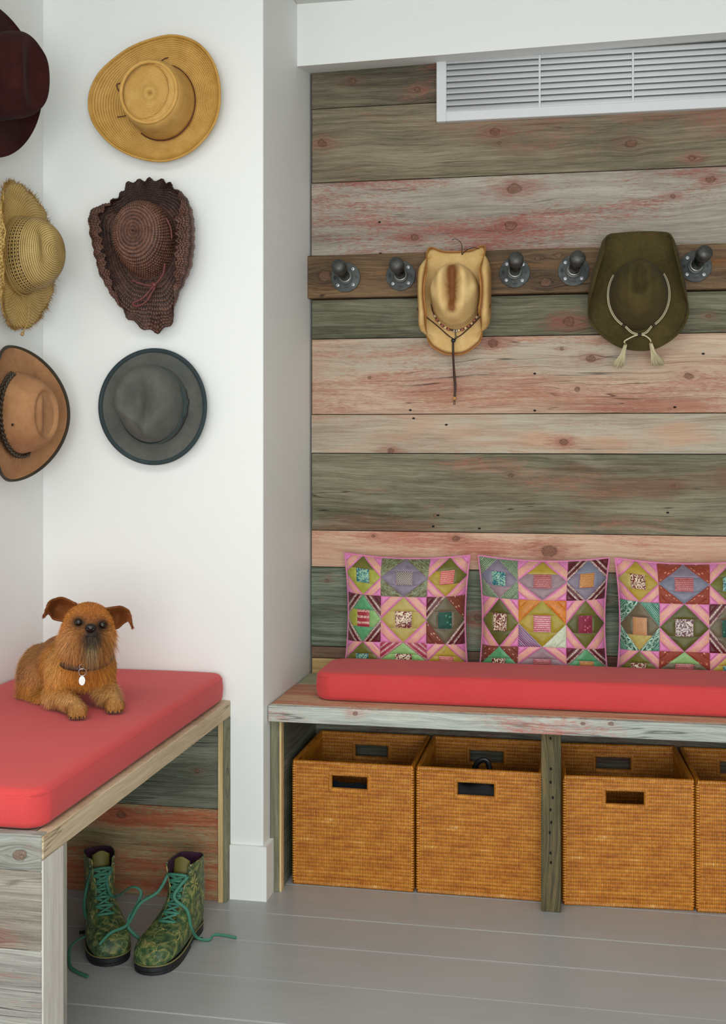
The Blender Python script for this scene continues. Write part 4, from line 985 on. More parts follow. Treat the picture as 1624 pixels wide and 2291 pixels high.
bmx = bmesh.new(); bm_box(bmx, 0.003, BW-0.003, 0.003, BD-0.003, 0.004, 0.010); ME_BOT = bpy.data.meshes.new('bottom'); bmx.to_mesh(ME_BOT); bmx.free(); ME_BOT.materials.append(plain('rattan_bottom', '#7d4a14', 0.6))

def place(name, me, parent, loc, rz=0.0):
    o = bpy.data.objects.new(name, me); COL.objects.link(o); o.parent = parent; o.location = loc; o.rotation_euler = (0, 0, rz); return o
def basket(x, y, rz, label):
    t = thing('rattan_basket', (x, y, 0.0), label, 'basket', 'square rattan baskets under the bench'); t.rotation_euler = (0, 0, rz)
    fp = place('front_panel', ME_FRONT, t, (0, 0, 0.003)); bp = place('back_panel', ME_FRONT, t, (0, BD, 0.003))
    place('side_panel', ME_SIDE, t, (0, 0.004, 0.003), PI/2); place('side_panel', ME_SIDE, t, (BW, 0.004, 0.003), PI/2)
    place('bottom', ME_BOT, t, (0, 0, 0)); place('rim', ME_RIM, t, (0, 0, 0)); place('base_rim', ME_FOOT, t, (0, 0, 0))
    for cx, cy in ((0, 0), (BW, 0), (0, BD), (BW, BD)): place('corner_wrap', ME_POST, t, (cx, cy, 0))
    for pn in (fp, bp):
        for hx in (hx0-0.002, hx1+0.002): place('handle_wrap', ME_HV, pn, (hx, 0, -0.003))
        for hz in (hz0, hz1): place('handle_edge', ME_HH, pn, (0, 0, hz-0.003))
    return t
basket(-0.8110, 3.2005, 0.0, 'rattan basket nearest the white wall, dark cloth showing in its handle hole')
basket(-0.4630, 3.2020, 0.0, 'rattan basket just left of the dark post, black things inside')
basket(-0.0690, 3.1900, 0.072, 'rattan basket just right of the dark post, nothing showing in its handle hole')
basket(0.2750, 3.2080, 0.05, 'rattan basket at the right end, cut off by the picture edge')

def cloth_heap(name, x0, x1, y0, y1, z, label, seed, mat, amp=0.02, fall=0.10):
    r0 = np.random.default_rng(seed); n = 46
    X, Y = np.meshgrid(np.linspace(x0, x1, n), np.linspace(y0, y1, n), indexing='ij')
    Z = np.full_like(X, z)
    for k in range(9):
        a = r0.uniform(0, PI); f = r0.uniform(18, 60); Z += amp/(1+k*0.5)*np.abs(np.sin((X*np.cos(a)+Y*np.sin(a))*f+r0.uniform(0, 6)))-amp*0.3/(1+k*0.5)
    Z = Z-fall*(Y-y0)/(y1-y0)
    e = np.minimum(np.minimum(X-x0, x1-X), np.minimum(Y-y0, y1-Y)); Z = z-0.10+(Z-z+0.10)*sstep(e, -0.01, 0.03)
    Z = np.maximum(Z, 0.02)
    V = np.concatenate([np.stack([X, Y, Z], -1).reshape(-1, 3), np.stack([X, Y, 0*X+0.016], -1).reshape(-1, 3)])
    F = grid_faces(n, n); m2 = n*n; F2 = [tuple(i+m2 for i in f[::-1]) for f in F]
    ed = [i*n for i in range(n)]; sidef = []
    loop = [i*n for i in range(n)]+[(n-1)*n+j for j in range(1, n)]+[i*n+n-1 for i in range(n-2, -1, -1)]+[j for j in range(n-2, 0, -1)]
    for a, b_ in zip(loop, loop[1:]+loop[:1]): sidef.append((b_, a, a+m2, b_+m2))
    o = mesh(name, V, F+F2+sidef, mat, None, True); return tag(o, label, 'clothing')
cloth_heap('folded_clothes', -0.798, -0.488, 3.212, 3.525, 0.272, 'dark navy folded clothes inside the first basket', 5, felt('navy_cloth', '#0d1319', '#1b242d', 0.8, 0.05), 0.010, 0.13)
cloth_heap('black_clothes', -0.455, -0.146, 3.214, 3.526, 0.296, 'black clothes heaped inside the second basket', 8, felt('black_cloth', '#08090b', '#17181b', 0.5, 0.05), 0.010, 0.09)
# looped strap standing out of the second basket
st = tube('bag_strap', catmull([(-0.318, 3.30, 0.28), (-0.316, 3.29, 0.325), (-0.300, 3.285, 0.346), (-0.280, 3.285, 0.340), (-0.270, 3.29, 0.28)], 8), 0.008, plain('black_strap', '#101113', 0.4), None, 8, flat=0.5)
tag(st, 'black looped strap rising above the rim of the second basket', 'strap')
# ------------------------------------------------------------------ patchwork pillows
def silk(name, a, b_, kind='plain', motif='#d8b25a', scale=1.0):
    """silk patch; uv is block-local with u along the band"""
    m, t, b = newmat(name)
    uv = t.coord('UV'); s = t.sep(uv); pos = t.coord()
    fine = t.noise(t.vmath('MULTIPLY', uv, (120, 14, 1)), 1, 3); n = t.noise(pos, 60, 3)
    f = t.math('ADD', t.math('MULTIPLY', fine, 0.6), t.math('MULTIPLY', n, 0.4))
    dk = lambda h_: tuple(v**1.16 for v in lin(h_)[:3])+(1,)
    c = t.ramp(f, [(0.36, dk(a)), (0.64, dk(b_))])
    mk = None
    if kind == 'gold':          # a cream and gold ribbon with trailing scrolls down the middle of the band
        band = t.rng(t.math('ABSOLUTE', t.math('SUBTRACT', s[1], 0.56)), 0.36, 0.32)
        c = t.mix(t.math('MULTIPLY', band, 0.55), c, t.mix(n, '#c98f8c', '#dcb08c'))
        w_ = t.noise(uv, 4.0*scale, 2, 0.6, 1.2); sw = t.math('ABSOLUTE', t.math('SINE', t.math('MULTIPLY', w_, 20)))
        mk = t.math('MULTIPLY', t.math('MULTIPLY', t.rng(sw, 0.5, 0.25), band), 0.9)
    elif kind == 'scroll':
        w_ = t.noise(uv, 2.6*scale, 2, 0.5, 1.5); sw = t.math('SINE', t.math('MULTIPLY', w_, 30)); mk = t.rng(sw, 0.0, 0.3)
    elif kind == 'stripe':
        st = t.math('SINE', t.math('MULTIPLY', s[1], 12*scale)); w_ = t.noise(uv, 5, 2, 0.6, 1.5)
        mk = t.math('MULTIPLY', t.rng(st, 0.2, 0.35), t.rng(t.math('SINE', t.math('MULTIPLY', w_, 42)), -0.2, 0.1))
    elif kind == 'lattice':
        d = t.math('MULTIPLY', t.math('SINE', t.math('MULTIPLY', t.math('ADD', s[0], s[1]), 26*scale)), t.math('SINE', t.math('MULTIPLY', t.math('SUBTRACT', s[0], s[1]), 26*scale)))
        mk = t.rng(t.math('ABSOLUTE', d), 0.22, 0.1)
    elif kind == 'dots':
        v = t.voro(uv, 4.2*scale); mk = t.rng(v, 0.26, 0.2)
    elif kind == 'rows':
        mk = t.math('MULTIPLY', t.rng(t.math('SINE', t.math('MULTIPLY', s[1], 34*scale)), 0.0, 0.3), t.rng(t.noise(uv, 22, 2), 0.4, 0.6))
    elif kind == 'bars':
        mk = t.rng(t.math('SINE', t.math('MULTIPLY', s[1], 34*scale)), -0.1, 0.1)
    if mk is not None: c = t.mix(mk, c, motif)
    finish(t, b, c, 0.42 if kind != 'dots' else 0.6, t.bump(f, 0.25, 0.0008), spec=0.4, sheen=0.15)
    return m
S = {}
def sk(key, *a, **k): S[key] = silk('silk_'+key, *a, **k)
sk('pink', '#cf7aae', '#de92bf'); sk('pinkgold', '#c8749f', '#da8fb2', 'gold', '#dcb75a', 1.0)
sk('lime', '#8f9636', '#b3b152'); sk('olive', '#605f22', '#7d7a30'); sk('darkolive', '#4a4a16', '#6b6a24'); sk('mustard', '#a18a2c', '#bda646'); sk('khaki', '#a8984f', '#bfb06a')
sk('yellow', '#938620', '#b3a334'); sk('taupe', '#5d553e', '#7c7256'); sk('mauve', '#756b7c', '#948a98'); sk('rosegrey', '#8c747c', '#a58e92'); sk('greyblue', '#6c7284', '#8d8c99')
sk('sage', '#7e8a6a', '#9aa586', 'scroll', '#5f5a36'); sk('greenbro', '#4d6a4e', '#6a866a', 'rows', '#b9c2a2'); sk('green', '#4a8f62', '#6ba87a'); sk('leaf', '#7fa868', '#9abf7e')
sk('maroon', '#571320', '#6d1c2a'); sk('maroonprint', '#571320', '#6d1c2a', 'stripe', '#d9c6b8'); sk('rust', '#6f3420', '#8a4630', 'dots', '#c9a38a'); sk('redrust', '#87371f', '#a34a30', 'dots', '#c98f74')
sk('rasp', '#96324a', '#b0485e', 'stripe', '#d9b9b4'); sk('orange', '#c17a18', '#d8962c', 'scroll', '#b5700f'); sk('orange2', '#cf7a10', '#e0902a', 'scroll', '#b86a10'); sk('mint', '#b3bfa2', '#cbd4ba', 'scroll', '#c9d3ba')
sk('folk', '#8f1f4a', '#a22a58', 'bars', '#7f8fb0'); sk('tealgreen', '#2c6f5c', '#438a74', 'rows', '#9cc4ae'); sk('tealband', '#0f5a48', '#1f6e5a', 'scroll', '#a9c9b4')
sk('c_teal', '#14606e', '#22808c', 'scroll', '#8fb59a'); sk('c_blue', '#1f6f98', '#2f88ae'); sk('c_lattice', '#4a3a44', '#5f4c56', 'lattice', '#e4dccb'); sk('c_coral', '#bd5560', '#cf6f72', 'rows', '#dfb08a', scale=1.4)
sk('c_redwhite', '#9c2a3c', '#b03c4c', 'stripe', '#e0cbb8', scale=1.6); sk('c_cream', '#6e1f26', '#7d2a30', 'scroll', '#dccdb0'); sk('c_darkgreen', '#0a4a3c', '#13604e', 'dots', '#4a8f74'); sk('c_wave', '#a8693a', '#bd7f48', 'rows', '#d9b06a', scale=1.8)
sk('c_pinkwhite', '#b5506a', '#c56a80', 'rows', '#e6cfc6', scale=1.6); sk('c_crimson', '#7a1836', '#95284a', 'dots', '#b5607a'); sk('c_rose', '#96424e', '#ac5a60', 'rows', '#cf9a8f', scale=1.5); sk('c_peach', '#a06a3e', '#bb8552', 'lattice', '#dcb88a'); sk('c_grey', '#6a4a50', '#7d5c60', 'scroll', '#cfc6bf')
PK = ('pinkgold', 'pink'); MR = ('maroonprint', 'maroon')
def blk(corner, dia, cen, corners=None):
    """corner = (band, outer), dia = top,left,right,bottom patches, cen = centre patch"""
    d = dia if isinstance(dia, tuple) else (dia,)*4
    return dict(c=corners or (corner,)*4, d=d, m=cen)
PILL = [
 [[blk(PK, ('olive', 'lime', 'lime', 'lime'), 'c_teal'), blk(('sage', 'sage'), 'mauve', 'c_lattice'), blk(PK, ('olive', 'mustard', 'olive', 'mustard'), 'c_coral')],
  [blk(MR, ('green', 'lime', 'leaf', 'green'), 'c_redwhite'), blk(PK, 'khaki', 'c_cream'), blk(None, ('taupe',)*4, 'c_darkgreen', (('maroonprint', 'maroon'), ('rust', 'rust'), ('rust', 'rust'), ('maroonprint', 'maroon')))],
  [blk(PK, 'olive', 'c_teal'), blk(('rasp', 'rasp'), ('leaf',)*4, 'c_cream'), blk(PK, 'mustard', 'c_coral')]],
 [[blk(('greenbro', 'greenbro'), ('mauve', 'greyblue', 'mauve', 'rosegrey'), 'c_teal'), blk(PK, ('mustard', 'rosegrey', 'rosegrey', 'rosegrey'), 'c_rose'), blk(MR, ('greyblue', 'mauve', 'greyblue', 'mauve'), 'c_wave')],
  [blk(PK, ('darkolive', 'olive', 'olive', 'darkolive'), 'c_cream'), blk(None, ('yellow', 'mustard', 'yellow', 'yellow'), 'c_pinkwhite', (('orange', 'orange'), ('orange2', 'orange2'), ('folk', 'folk'), ('mint', 'mint'))), blk(PK, ('olive', 'darkolive', 'darkolive', 'olive'), 'c_crimson')],
  [blk(('rust', 'rust'), 'green', 'c_cream'), blk(PK, 'rosegrey', 'c_rose'), blk(MR, 'green', 'c_wave')]],
 [[blk(PK, ('mustard', 'khaki', 'mustard', 'mustard'), 'c_cream'), blk(('redrust', 'redrust'), ('mauve', 'greyblue', 'greyblue', 'greyblue'), 'c_rose'), blk(PK, 'olive', 'c_teal')],
  [blk(None, ('taupe', 'taupe', 'taupe', 'khaki'), 'c_peach', (('tealband', 'tealgreen'), ('tealgreen', 'tealgreen'), ('tealband', 'tealgreen'), ('tealband', 'tealgreen'))), blk(PK, 'darkolive', 'c_grey'), blk(MR, 'taupe', 'c_darkgreen')],
  [blk(PK, 'olive', 'c_cream'), blk(('redrust', 'redrust'), ('leaf', 'taupe', 'taupe', 'taupe'), 'c_rose'), blk(PK, 'mustard', 'c_teal')]],
]
K1, K2, K3 = 0.36, 0.64, 0.58
POLY = [  # (polygon in block space, slot, index)
 ([(0, 1), (-K2, K1), (K2, K1)], 'd', 0), ([(-1, 0), (-K2, -K1), (-K1, -K1), (-K1, K1), (-K2, K1)], 'd', 1), ([(1, 0), (K2, K1), (K1, K1), (K1, -K1), (K2, -K1)], 'd', 2), ([(0, -1), (K2, -K1), (-K2, -K1)], 'd', 3),
 ([(-K1, -K1), (K1, -K1), (K1, K1), (-K1, K1)], 'm', 0)]
for q, (sx, sy) in enumerate(((-1, 1), (1, 1), (-1, -1), (1, -1))):
    POLY.append(([(0, sy), (-sx*0+sx*K3, sy), (sx, sy*K3), (sx, 0)], 'band', q)); POLY.append(([(sx*K3, sy), (sx, sy), (sx, sy*K3)], 'out', q))
PH = 0.190
def pillow_pt(p, q, sgn=1.0, cx=0, cz=0, cy=0, lift=0.0, lean=0.0):
    p = np.clip(p, -1, 1); q = np.clip(q, -1, 1)
    x = PH*p*(1-0.075*(1-q*q)); z = PH*0.985*q*(1-0.075*(1-p*p))
    b_ = (np.clip(1-p**4, 0, 1)**0.62)*(np.clip(1-q**4, 0, 1)**0.62)
    n = 0.057*b_+0.002+lift
    y = cy-sgn*n
    return np.stack([cx+x, y+lean*z, cz+z], -1)
def pillow(k, cx, cz, cy, label, lean=0.05):
    t = thing('patchwork_pillow', (cx, cy, cz-PH), label, 'pillow', 'patchwork pillows on the bench')
    g = np.linspace(-1, 1, 33); p, q = np.meshgrid(g, g, indexing='ij')
    # soft backing: both faces meet in the side seam
    Pf = pillow_pt(p, q, 1, cx, cz, cy, -0.0035, lean); Pb = pillow_pt(p, q, -1, cx, cz, cy, -0.0020, lean)
    n = len(g); V = np.concatenate([Pf.reshape(-1, 3), Pb.reshape(-1, 3)]); F = grid_faces(n, n); m2 = n*n
    F = [f[::-1] for f in F]+[tuple(i+m2 for i in f) for f in F]
    loop = [i*n for i in range(n)]+[(n-1)*n+j for j in range(1, n)]+[i*n+n-1 for i in range(n-2, -1, -1)]+[j for j in range(n-2, 0, -1)]
    for a, b_ in zip(loop, loop[1:]+loop[:1]): F.append((a, b_, b_+m2, a+m2))
    mesh('pillow_back', V, F, S['pink'], t, True)
    e = np.linspace(-1, 1, 25)
    tube('side_piping', np.concatenate([pillow_pt(np.array(a), np.array(b_), 1, cx, cz, cy, 0, lean) for a, b_ in ((e[:-1], e[:-1]*0-1), (e[:-1]*0+1, e[:-1]), (-e[:-1], e[:-1]*0+1), (e[:-1]*0-1, -e[:-1]))]), 0.0030, S['pinkgold'], t, 6, True)
    lines = [-1.0, -0.385, 0.385, 1.0]
    for r in range(3):
        for c in range(3):
            bk = PILL[k][r][c]
            p0, p1 = lines[c], lines[c+1]; q1, q0 = lines[3-r], lines[2-r]
            for poly, slot, ix in POLY:
                key = bk['d'][ix] if slot == 'd' else bk['m'] if slot == 'm' else bk['c'][ix][0 if slot == 'band' else 1]
                pg = np.array(poly, float); cen = pg.mean(0)
                # fan subdivided in rings
                NR, per = 3, 5; ring = []
                for a, b_ in zip(pg, np.roll(pg, -1, 0)):
                    for s_ in range(per): ring.append(a+(b_-a)*s_/per)
                ring = np.array(ring); m = len(ring); pts = [cen]; lift = [0.0012]
                for j in range(1, NR+1):
                    f = j/NR; pts += list(cen+(ring-cen)*f*0.985); lift += [0.0012 if j < NR else -0.0016]*m
                pts = np.array(pts); F = []
                for i in range(m): F.append((0, 1+(i+1) % m, 1+i))
                for j in range(NR-1):
                    for i in range(m): F.append((1+j*m+i, 1+j*m+(i+1) % m, 1+(j+1)*m+(i+1) % m, 1+(j+1)*m+i))
                sx, sy = pts[:, 0], pts[:, 1]
                W = pillow_pt(p0+(sx+1)/2*(p1-p0), q0+(sy+1)/2*(q1-q0), 1, cx, cz, cy, np.array(lift), lean)
                if slot in ('band', 'out'):
                    ax_, ay = ((-1, 1), (1, 1), (-1, -1), (1, -1))[ix]
                    dd = (ax_*sx+ay*sy-1)/K3; uu = (ax_*sx-ay*sy)*0.7; uv = np.stack([uu, dd], -1)
                else: uv = np.stack([sx, sy], -1)*(1.0 if slot == 'd' else 1.3)
                # outward winding
                a, b_, c_ = W[F[0][0]], W[F[0][1]], W[F[0][2]]
                if np.cross(b_-a, c_-a)[1] > 0: F = [f[::-1] for f in F]
                mesh('patch', W, F, S[key], t, True, uv=uv+np.array([r*0.37+k, c*0.0]) if slot != 'band' else uv+np.array([r*1.3+c*0.7+k, 0]))
    return t
pillow(0, -0.542, 0.7055, 3.500, 'patchwork pillow with green diamond at left edge, nearest the white wall')
pillow(1, -0.138, 0.7055, 3.500, 'patchwork pillow with orange corners and yellow centre, middle of the three')
pillow(2, 0.258, 0.7055, 3.500, 'patchwork pillow with teal green side block, rightmost and cut off')
# ------------------------------------------------------------------ green boots
def boot_leather():
    m, t, b = newmat('green_embossed_leather')
    p = t.coord()
    w1 = t.noise(p, 13, 2, 0.5, 0.6); wv = t.vmath('ADD', p, t.vmath('SCALE', t.comb(w1, t.noise(p, 17, 2), t.noise(p, 11, 2)), None, 0.05))
    v = t.voro(wv, 26, 'SMOOTH_F1'); rings = t.math('SINE', t.math('MULTIPLY', v, 26)); v2 = t.voro(wv, 46); petals = t.math('SINE', t.math('MULTIPLY', v2, 15))
    pat = t.math('MAXIMUM', t.rng(rings, 0.35, 0.75), t.math('MULTIPLY', t.rng(petals, 0.6, 0.9), 0.6))
    n = t.noise(p, 70, 4); n2 = t.noise(p, 480, 3)
    base = t.ramp(t.math('ADD', t.math('MULTIPLY', n, 0.7), t.math('MULTIPLY', n2, 0.3)), [(0.32, '#183023'), (0.5, '#395634'), (0.68, '#6d824c')])
    c = t.mix(t.math('MULTIPLY', pat, t.rng(n, 0.35, 0.65, 0.10, 0.48)), base, '#b0a45e')
    finish(t, b, c, t.rng(n2, 0.3, 0.7, 0.36, 0.6), t.bump(t.math('ADD', t.math('MULTIPLY', pat, 0.7), t.math('MULTIPLY', n2, 0.3)), 0.5, 0.0015), spec=0.4)
    return m
M_BOOT = boot_leather()
M_SCR = plain('gold_emboss', '#a3965a', 0.5, var=0.35, scale=90)
M_SOLE = plain('black_rubber', '#15181c', 0.6); M_WELT = plain('welt_stitch', '#7a7446', 0.6); M_PURP = plain('plum_lining', '#45203a', 0.75, var=0.2)
M_TONG = plain('olive_tongue', '#6b6228', 0.6, var=0.15); M_LACE = plain('teal_lace', '#3d7a64', 0.7, var=0.22, scale=160); M_ZIP = plain('mustard_zip_tape', '#7a5c1c', 0.7); M_EYE = plain('eyelet_metal', '#b7b0a4', 0.4, 0.6)

SEC = np.array([  # front f,z   back f,z   half width
 (0.284, 0.034, 0.284, 0.024, 0.012), (0.279, 0.050, 0.281, 0.020, 0.028), (0.266, 0.060, 0.270, 0.019, 0.040), (0.240, 0.067, 0.242, 0.018, 0.048), (0.205, 0.072, 0.200, 0.018, 0.0500),
 (0.170, 0.083, 0.150, 0.018, 0.046), (0.143, 0.101, 0.085, 0.018, 0.040), (0.127, 0.122, 0.022, 0.022, 0.036), (0.118, 0.143, 0.003, 0.060, 0.034), (0.113, 0.162, 0.003, 0.108, 0.034), (0.111, 0.180, 0.008, 0.155, 0.035), (0.111, 0.196, 0.012, 0.194, 0.036)])
def boot(heel, yaw, label, seed, lean=0.0, flare=0.0, hs=0.92):
    c, s_ = math.cos(yaw), math.sin(yaw); fdir = np.array((c, s_, 0)); ldir = np.array((-s_, c, 0)); O = np.array((heel[0], heel[1], 0))
    def W(f, l, z): f, l, z = np.broadcast_arrays(f, l, z); return O+f[..., None]*fdir+(l+lean*z)[..., None]*ldir+z[..., None]*np.array((0, 0, 1))
    t = thing('lace_up_boot', tuple(O), label, 'boot', 'green lace-up boots')
    # densify the sections
    K = catmull(SEC, 4); n = len(K); m = 48
    ang = np.linspace(0, 2*PI, m, endpoint=False)+PI/m              # 0 = front/top
    F_, B_ = K[:, :2], K[:, 2:4]; C_ = (F_+B_)/2; H_ = (F_-B_)/2; wd = K[:, 4]
    ca, sa = np.cos(ang), np.sin(ang)
    ex = 0.82; ca2 = np.sign(ca)*np.abs(ca)**ex; sa2 = np.sign(sa)*np.abs(sa)**np.where(ca < 0, 0.5, ex); ca2 = np.where(ca < 0, -np.abs(ca)**0.62, ca2)
    def shell(grow):
        f = C_[:, None, 0]+H_[:, None, 0]*ca2[None]*(1+grow/0.06); z = C_[:, None, 1]+H_[:, None, 1]*ca2[None]*(1+grow/0.06)
        l = (wd[:, None]+grow)*sa2[None]
        up = sstep(np.arange(n)/(n-1), 0.60, 1.0)[:, None]          # the unlaced shaft gapes at the front
        fr_ = np.exp(-((np.minimum(ang, 2*PI-ang))/0.75)**2)[None]
        l = l+np.sign(sa)[None]*fr_*up*(0.009+flare); f = f+fr_*up*0.010
        return f, l, z
    f, l, z = shell(0.0); P = W(f, l, z)
    k0 = 19; gap = 0.27
    def faces(lo):
        Fs = []
        for i in range(lo, n-1):
            for j in range(m):
                j2 = (j+1) % m; a = min(ang[j], 2*PI-ang[j])
                mid = (ang[j]+PI/m) % (2*PI); mid = min(mid, 2*PI-mid)
                if i >= k0 and mid < gap+0.26*(i-k0)/(n-k0): continue
                Fs.append((i*m+j, i*m+j2, (i+1)*m+j2, (i+1)*m+j))
        return Fs
    o = mesh('upper', P.reshape(-1, 3), faces(0)+[tuple(range(m))[::-1]], M_BOOT, t, True)
    md = o.modifiers.new('solid', 'SOLIDIFY'); md.thickness = 0.0024; md.offset = 0.0
    f2, l2, z2 = shell(-0.0026); P2 = W(f2, l2, z2)
    lin_ = mesh('lining', P2.reshape(-1, 3), [fc for fc in faces(26)], M_PURP, t, True)
    # tongue
    tg = []
    for i in range(18, n):
        q = (i-18)/(n-19); a = np.linspace(-1, 1, 9); wv = 0.024*(1-0.1*q)
        ff = K[i, 0]-0.010-0.010*q-0.006*a*a; tg.append(W(ff, a*wv, np.full(9, K[i, 1]+0.004*q)+0.002*np.cos(a*2)*q*4))
    surf('tongue', np.array(tg), M_TONG, t, thick=0.003)
    # sole, heel block and welt
    def foot_outline(grow):
        fs = np.array([0.286, 0.284, 0.276, 0.262, 0.240, 0.205, 0.165, 0.120, 0.080, 0.045, 0.018, 0.004, -0.001]); ws = np.array([0.0, 0.014, 0.029, 0.041, 0.0485, 0.0505, 0.0455, 0.0375, 0.0325, 0.0315, 0.0275, 0.0165, 0.0])
        pr = np.concatenate([np.stack([fs, ws], -1), np.stack([fs[::-1], -ws[::-1]], -1)[1:-1]]); pr = catmull(pr, 3, True); ce = np.array((0.14, 0)); d = pr-ce; d /= np.linalg.norm(d, axis=1)[:, None]
        return pr+d*grow
    def slab(name, z0, z1, grow, mat, clip=None):
        ol = foot_outline(grow)
        if clip: ol = np.stack([np.clip(ol[:, 0], clip[0], clip[1]), ol[:, 1]], -1)
        k = len(ol); R_ = []
        for zz, g in ((z0, 0.985), (z0+0.002, 1.0), (z1-0.002, 1.0), (z1, 0.985)):
            q = (ol-[0.14, 0])*g+[0.14, 0]; R_.append(W(q[:, 0], q[:, 1], np.full(k, zz)))
        V = np.concatenate(R_); Fs = grid_faces(4, k, False, True); Fs.append(tuple(range(k))[::-1]); Fs.append(tuple(range(3*k, 4*k)))
        return mesh(name, V, Fs, mat, t, False)
    slab('sole', 0.008, 0.021, 0.0025, M_SOLE); slab('heel_block', 0.0, 0.0085, 0.002, M_SOLE, (-0.01, 0.075)); slab('fore_tread', 0.0, 0.0085, 0.0015, M_SOLE, (0.115, 0.30))
    wl = foot_outline(0.0030); tube('welt', W(wl[:, 0], wl[:, 1], np.full(len(wl), 0.0225)), 0.0017, M_WELT, t, 6, True)
    # embossed scrolls on both sides of the shaft
    bg_ = Bag()
    def on_surf(i, a):
        i0 = np.clip(i, 0, n-1.001); lo = np.floor(i0).astype(int); fr_ = (i0-lo)[..., None]; aj = (a % (2*PI)-PI/m)/(2*PI)*m; jl = np.floor(aj).astype(int) % m; fj = (aj-np.floor(aj))[..., None]; jh = (jl+1) % m
        q = lambda ii: P[ii, jl]*(1-fj)+P[ii, jh]*fj
        return q(lo)*(1-fr_)+q(lo+1)*fr_
    rs = np.random.default_rng(seed)
    for sg in (1, -1):
        for ci, ca_, sz, sp in ((41, 0.75, 2.4, 1), (41.5, 1.35, 2.4, -1), (41, 2.0, 2.2, 1), (32, 0.62, 2.2, -1), (31, 1.75, 2.6, 1), (35.5, 1.15, 0.0, 0), (26, 0.80, 2.6, 1), (25, 1.40, 3.0, -1), (20, 1.0, 2.4, 1), (15, 0.75, 2.6, -1), (14.5, 0.15, 2.2, 1), (9, 0.6, 2.4, 1), (8, -0.05, 1.8, -1), (20, 1.6, 2.2, 1)):
            if sz == 0:
                for q in range(8):      # palmette
                    b_ = q*PI/4; s2 = np.linspace(0.2, 1, 8); ii = ci+4.6*s2*np.cos(b_)*(1.0 if q % 2 == 0 else 0.8); aa = ca_+0.40*s2*np.sin(b_)
                    V, F = tube_data(on_surf(ii, sg*aa), 0.0005+0.0020*np.sin(PI*s2), 5); bg_.add(V, F)
            else:
                s2 = np.linspace(0, 1, 22); r_ = sz*1.25*(1-0.85*s2); b_ = sp*s2*7.5+rs.uniform(0, 6)
                V, F = tube_data(on_surf(ci+r_*np.cos(b_), sg*(ca_+0.105*r_*np.sin(b_))), 0.0017*(1-0.5*s2), 5); bg_.add(V, F)
    bg_.build('embossed_scrolls', M_SCR, t, label='gold scrolls embossed in the leather')['kind'] = 'stuff'
    # rungs of the lace and eyelets
    rung = np.linspace(k0+0.6, 38, 7); pts = {}
    for q, i in enumerate(rung):
        for sg in (1, -1):
            a = sg*(gap+0.15+0.16*q/7); p = on_surf(np.array([i]), np.array([a]))[0]; pts[(q, sg)] = p
    nrm = lambda i: (lambda v: v/np.linalg.norm(v))(np.array([*(fdir*0.75), ])+np.array((0, 0, 0.45)))
    up = fdir*0.8+np.array((0, 0, 0.5))
    for q in range(7):
        a, b_ = pts[(q, 1)], pts[(q, -1)]
        tube('lace', catmull([a, (a*0.7+b_*0.3)+up*0.007, (a*0.3+b_*0.7)+up*0.007, b_], 5), 0.0036, M_LACE, t, 6, flat=0.45, up=up)
        if q < 6:
            for s1 in (1, -1):
                a, b_ = pts[(q, s1)], pts[(q+1, -s1)]
                tube('lace', catmull([a, (a+b_)/2+up*(0.004 if s1 > 0 else 0.006), b_], 6), 0.0032, M_LACE, t, 6, flat=0.45, up=up)
    for i in (40, 43.5):
        for sg in (1, -1):
            p = on_surf(np.array([i]), np.array([sg*(gap+0.42)]))[0]; V, F = lathe_data([(0.0012, -0.001), (0.0026, -0.001), (0.0026, 0.0016), (0.0014, 0.0018)], 10, p, up); mesh('eyelet', V, F, M_EYE, t, True)
    # side zip
    zi = np.linspace(24, n-1.2, 16); zp = []
    for dz in (-0.07, 0.07): zp.append(on_surf(zi, np.full(16, (1.75 if seed == 1 else -1.75)+dz))+ldir*(0.0022 if seed == 1 else -0.0022))
    surf('zip_tape', np.stack(zp, 1), M_ZIP, t, thick=0.0015, offset=0.0)
    return t, pts
yaw1 = math.atan2(2.60-2.86, -1.097+1.253); yaw2 = math.atan2(2.605-2.875, -1.014+0.995)
bt1, pt1 = boot((-1.250, 2.862), yaw1, 'left green embossed lace-up boot beside the pale bench leg', 1)
bt2, pt2 = boot((-0.986, 2.872), yaw2, 'right green embossed lace-up boot turned to show its scrolled side', 2, flare=0.006)
def loose(parent, pts, nm='lace_end', r=0.0042): tube(nm, catmull(pts, 9), r, M_LACE, parent, 6, flat=0.38, up=(0.3, -0.8, 0.5))
loose(bt1, [pt1[(6, -1)], (-1.236, 2.768, 0.112), (-1.226, 2.735, 0.078), (-1.188, 2.685, 0.056), (-1.156, 2.655, 0.046), (-1.168, 2.652, 0.042), (-1.197, 2.672, 0.040), (-1.226, 2.658, 0.020), (-1.208, 2.610, 0.005), (-1.182, 2.574, 0.005), (-1.131, 2.545, 0.006)])
loose(bt1, [pt1[(6, 1)], (-1.180, 2.765, 0.137), (-1.150, 2.740, 0.112), (-1.098, 2.720, 0.148), (-1.073, 2.720, 0.141), (-1.075, 2.710, 0.118), (-1.092, 2.695, 0.086), (-1.093, 2.675, 0.072), (-1.115, 2.635, 0.070), (-1.128, 2.600, 0.056)])
loose(bt2, [pt2[(6, -1)], (-1.034, 2.735, 0.137), (-1.065, 2.700, 0.120), (-1.086, 2.690, 0.084), (-1.091, 2.685, 0.064), (-1.058, 2.680, 0.040)])
loose(bt2, [pt2[(6, 1)], (-0.990, 2.725, 0.132), (-0.957, 2.725, 0.101), (-0.950, 2.735, 0.056), (-0.950, 2.780, 0.012), (-0.923, 2.789, 0.005), (-0.911, 2.806, 0.012), (-0.860, 2.814, 0.005)])
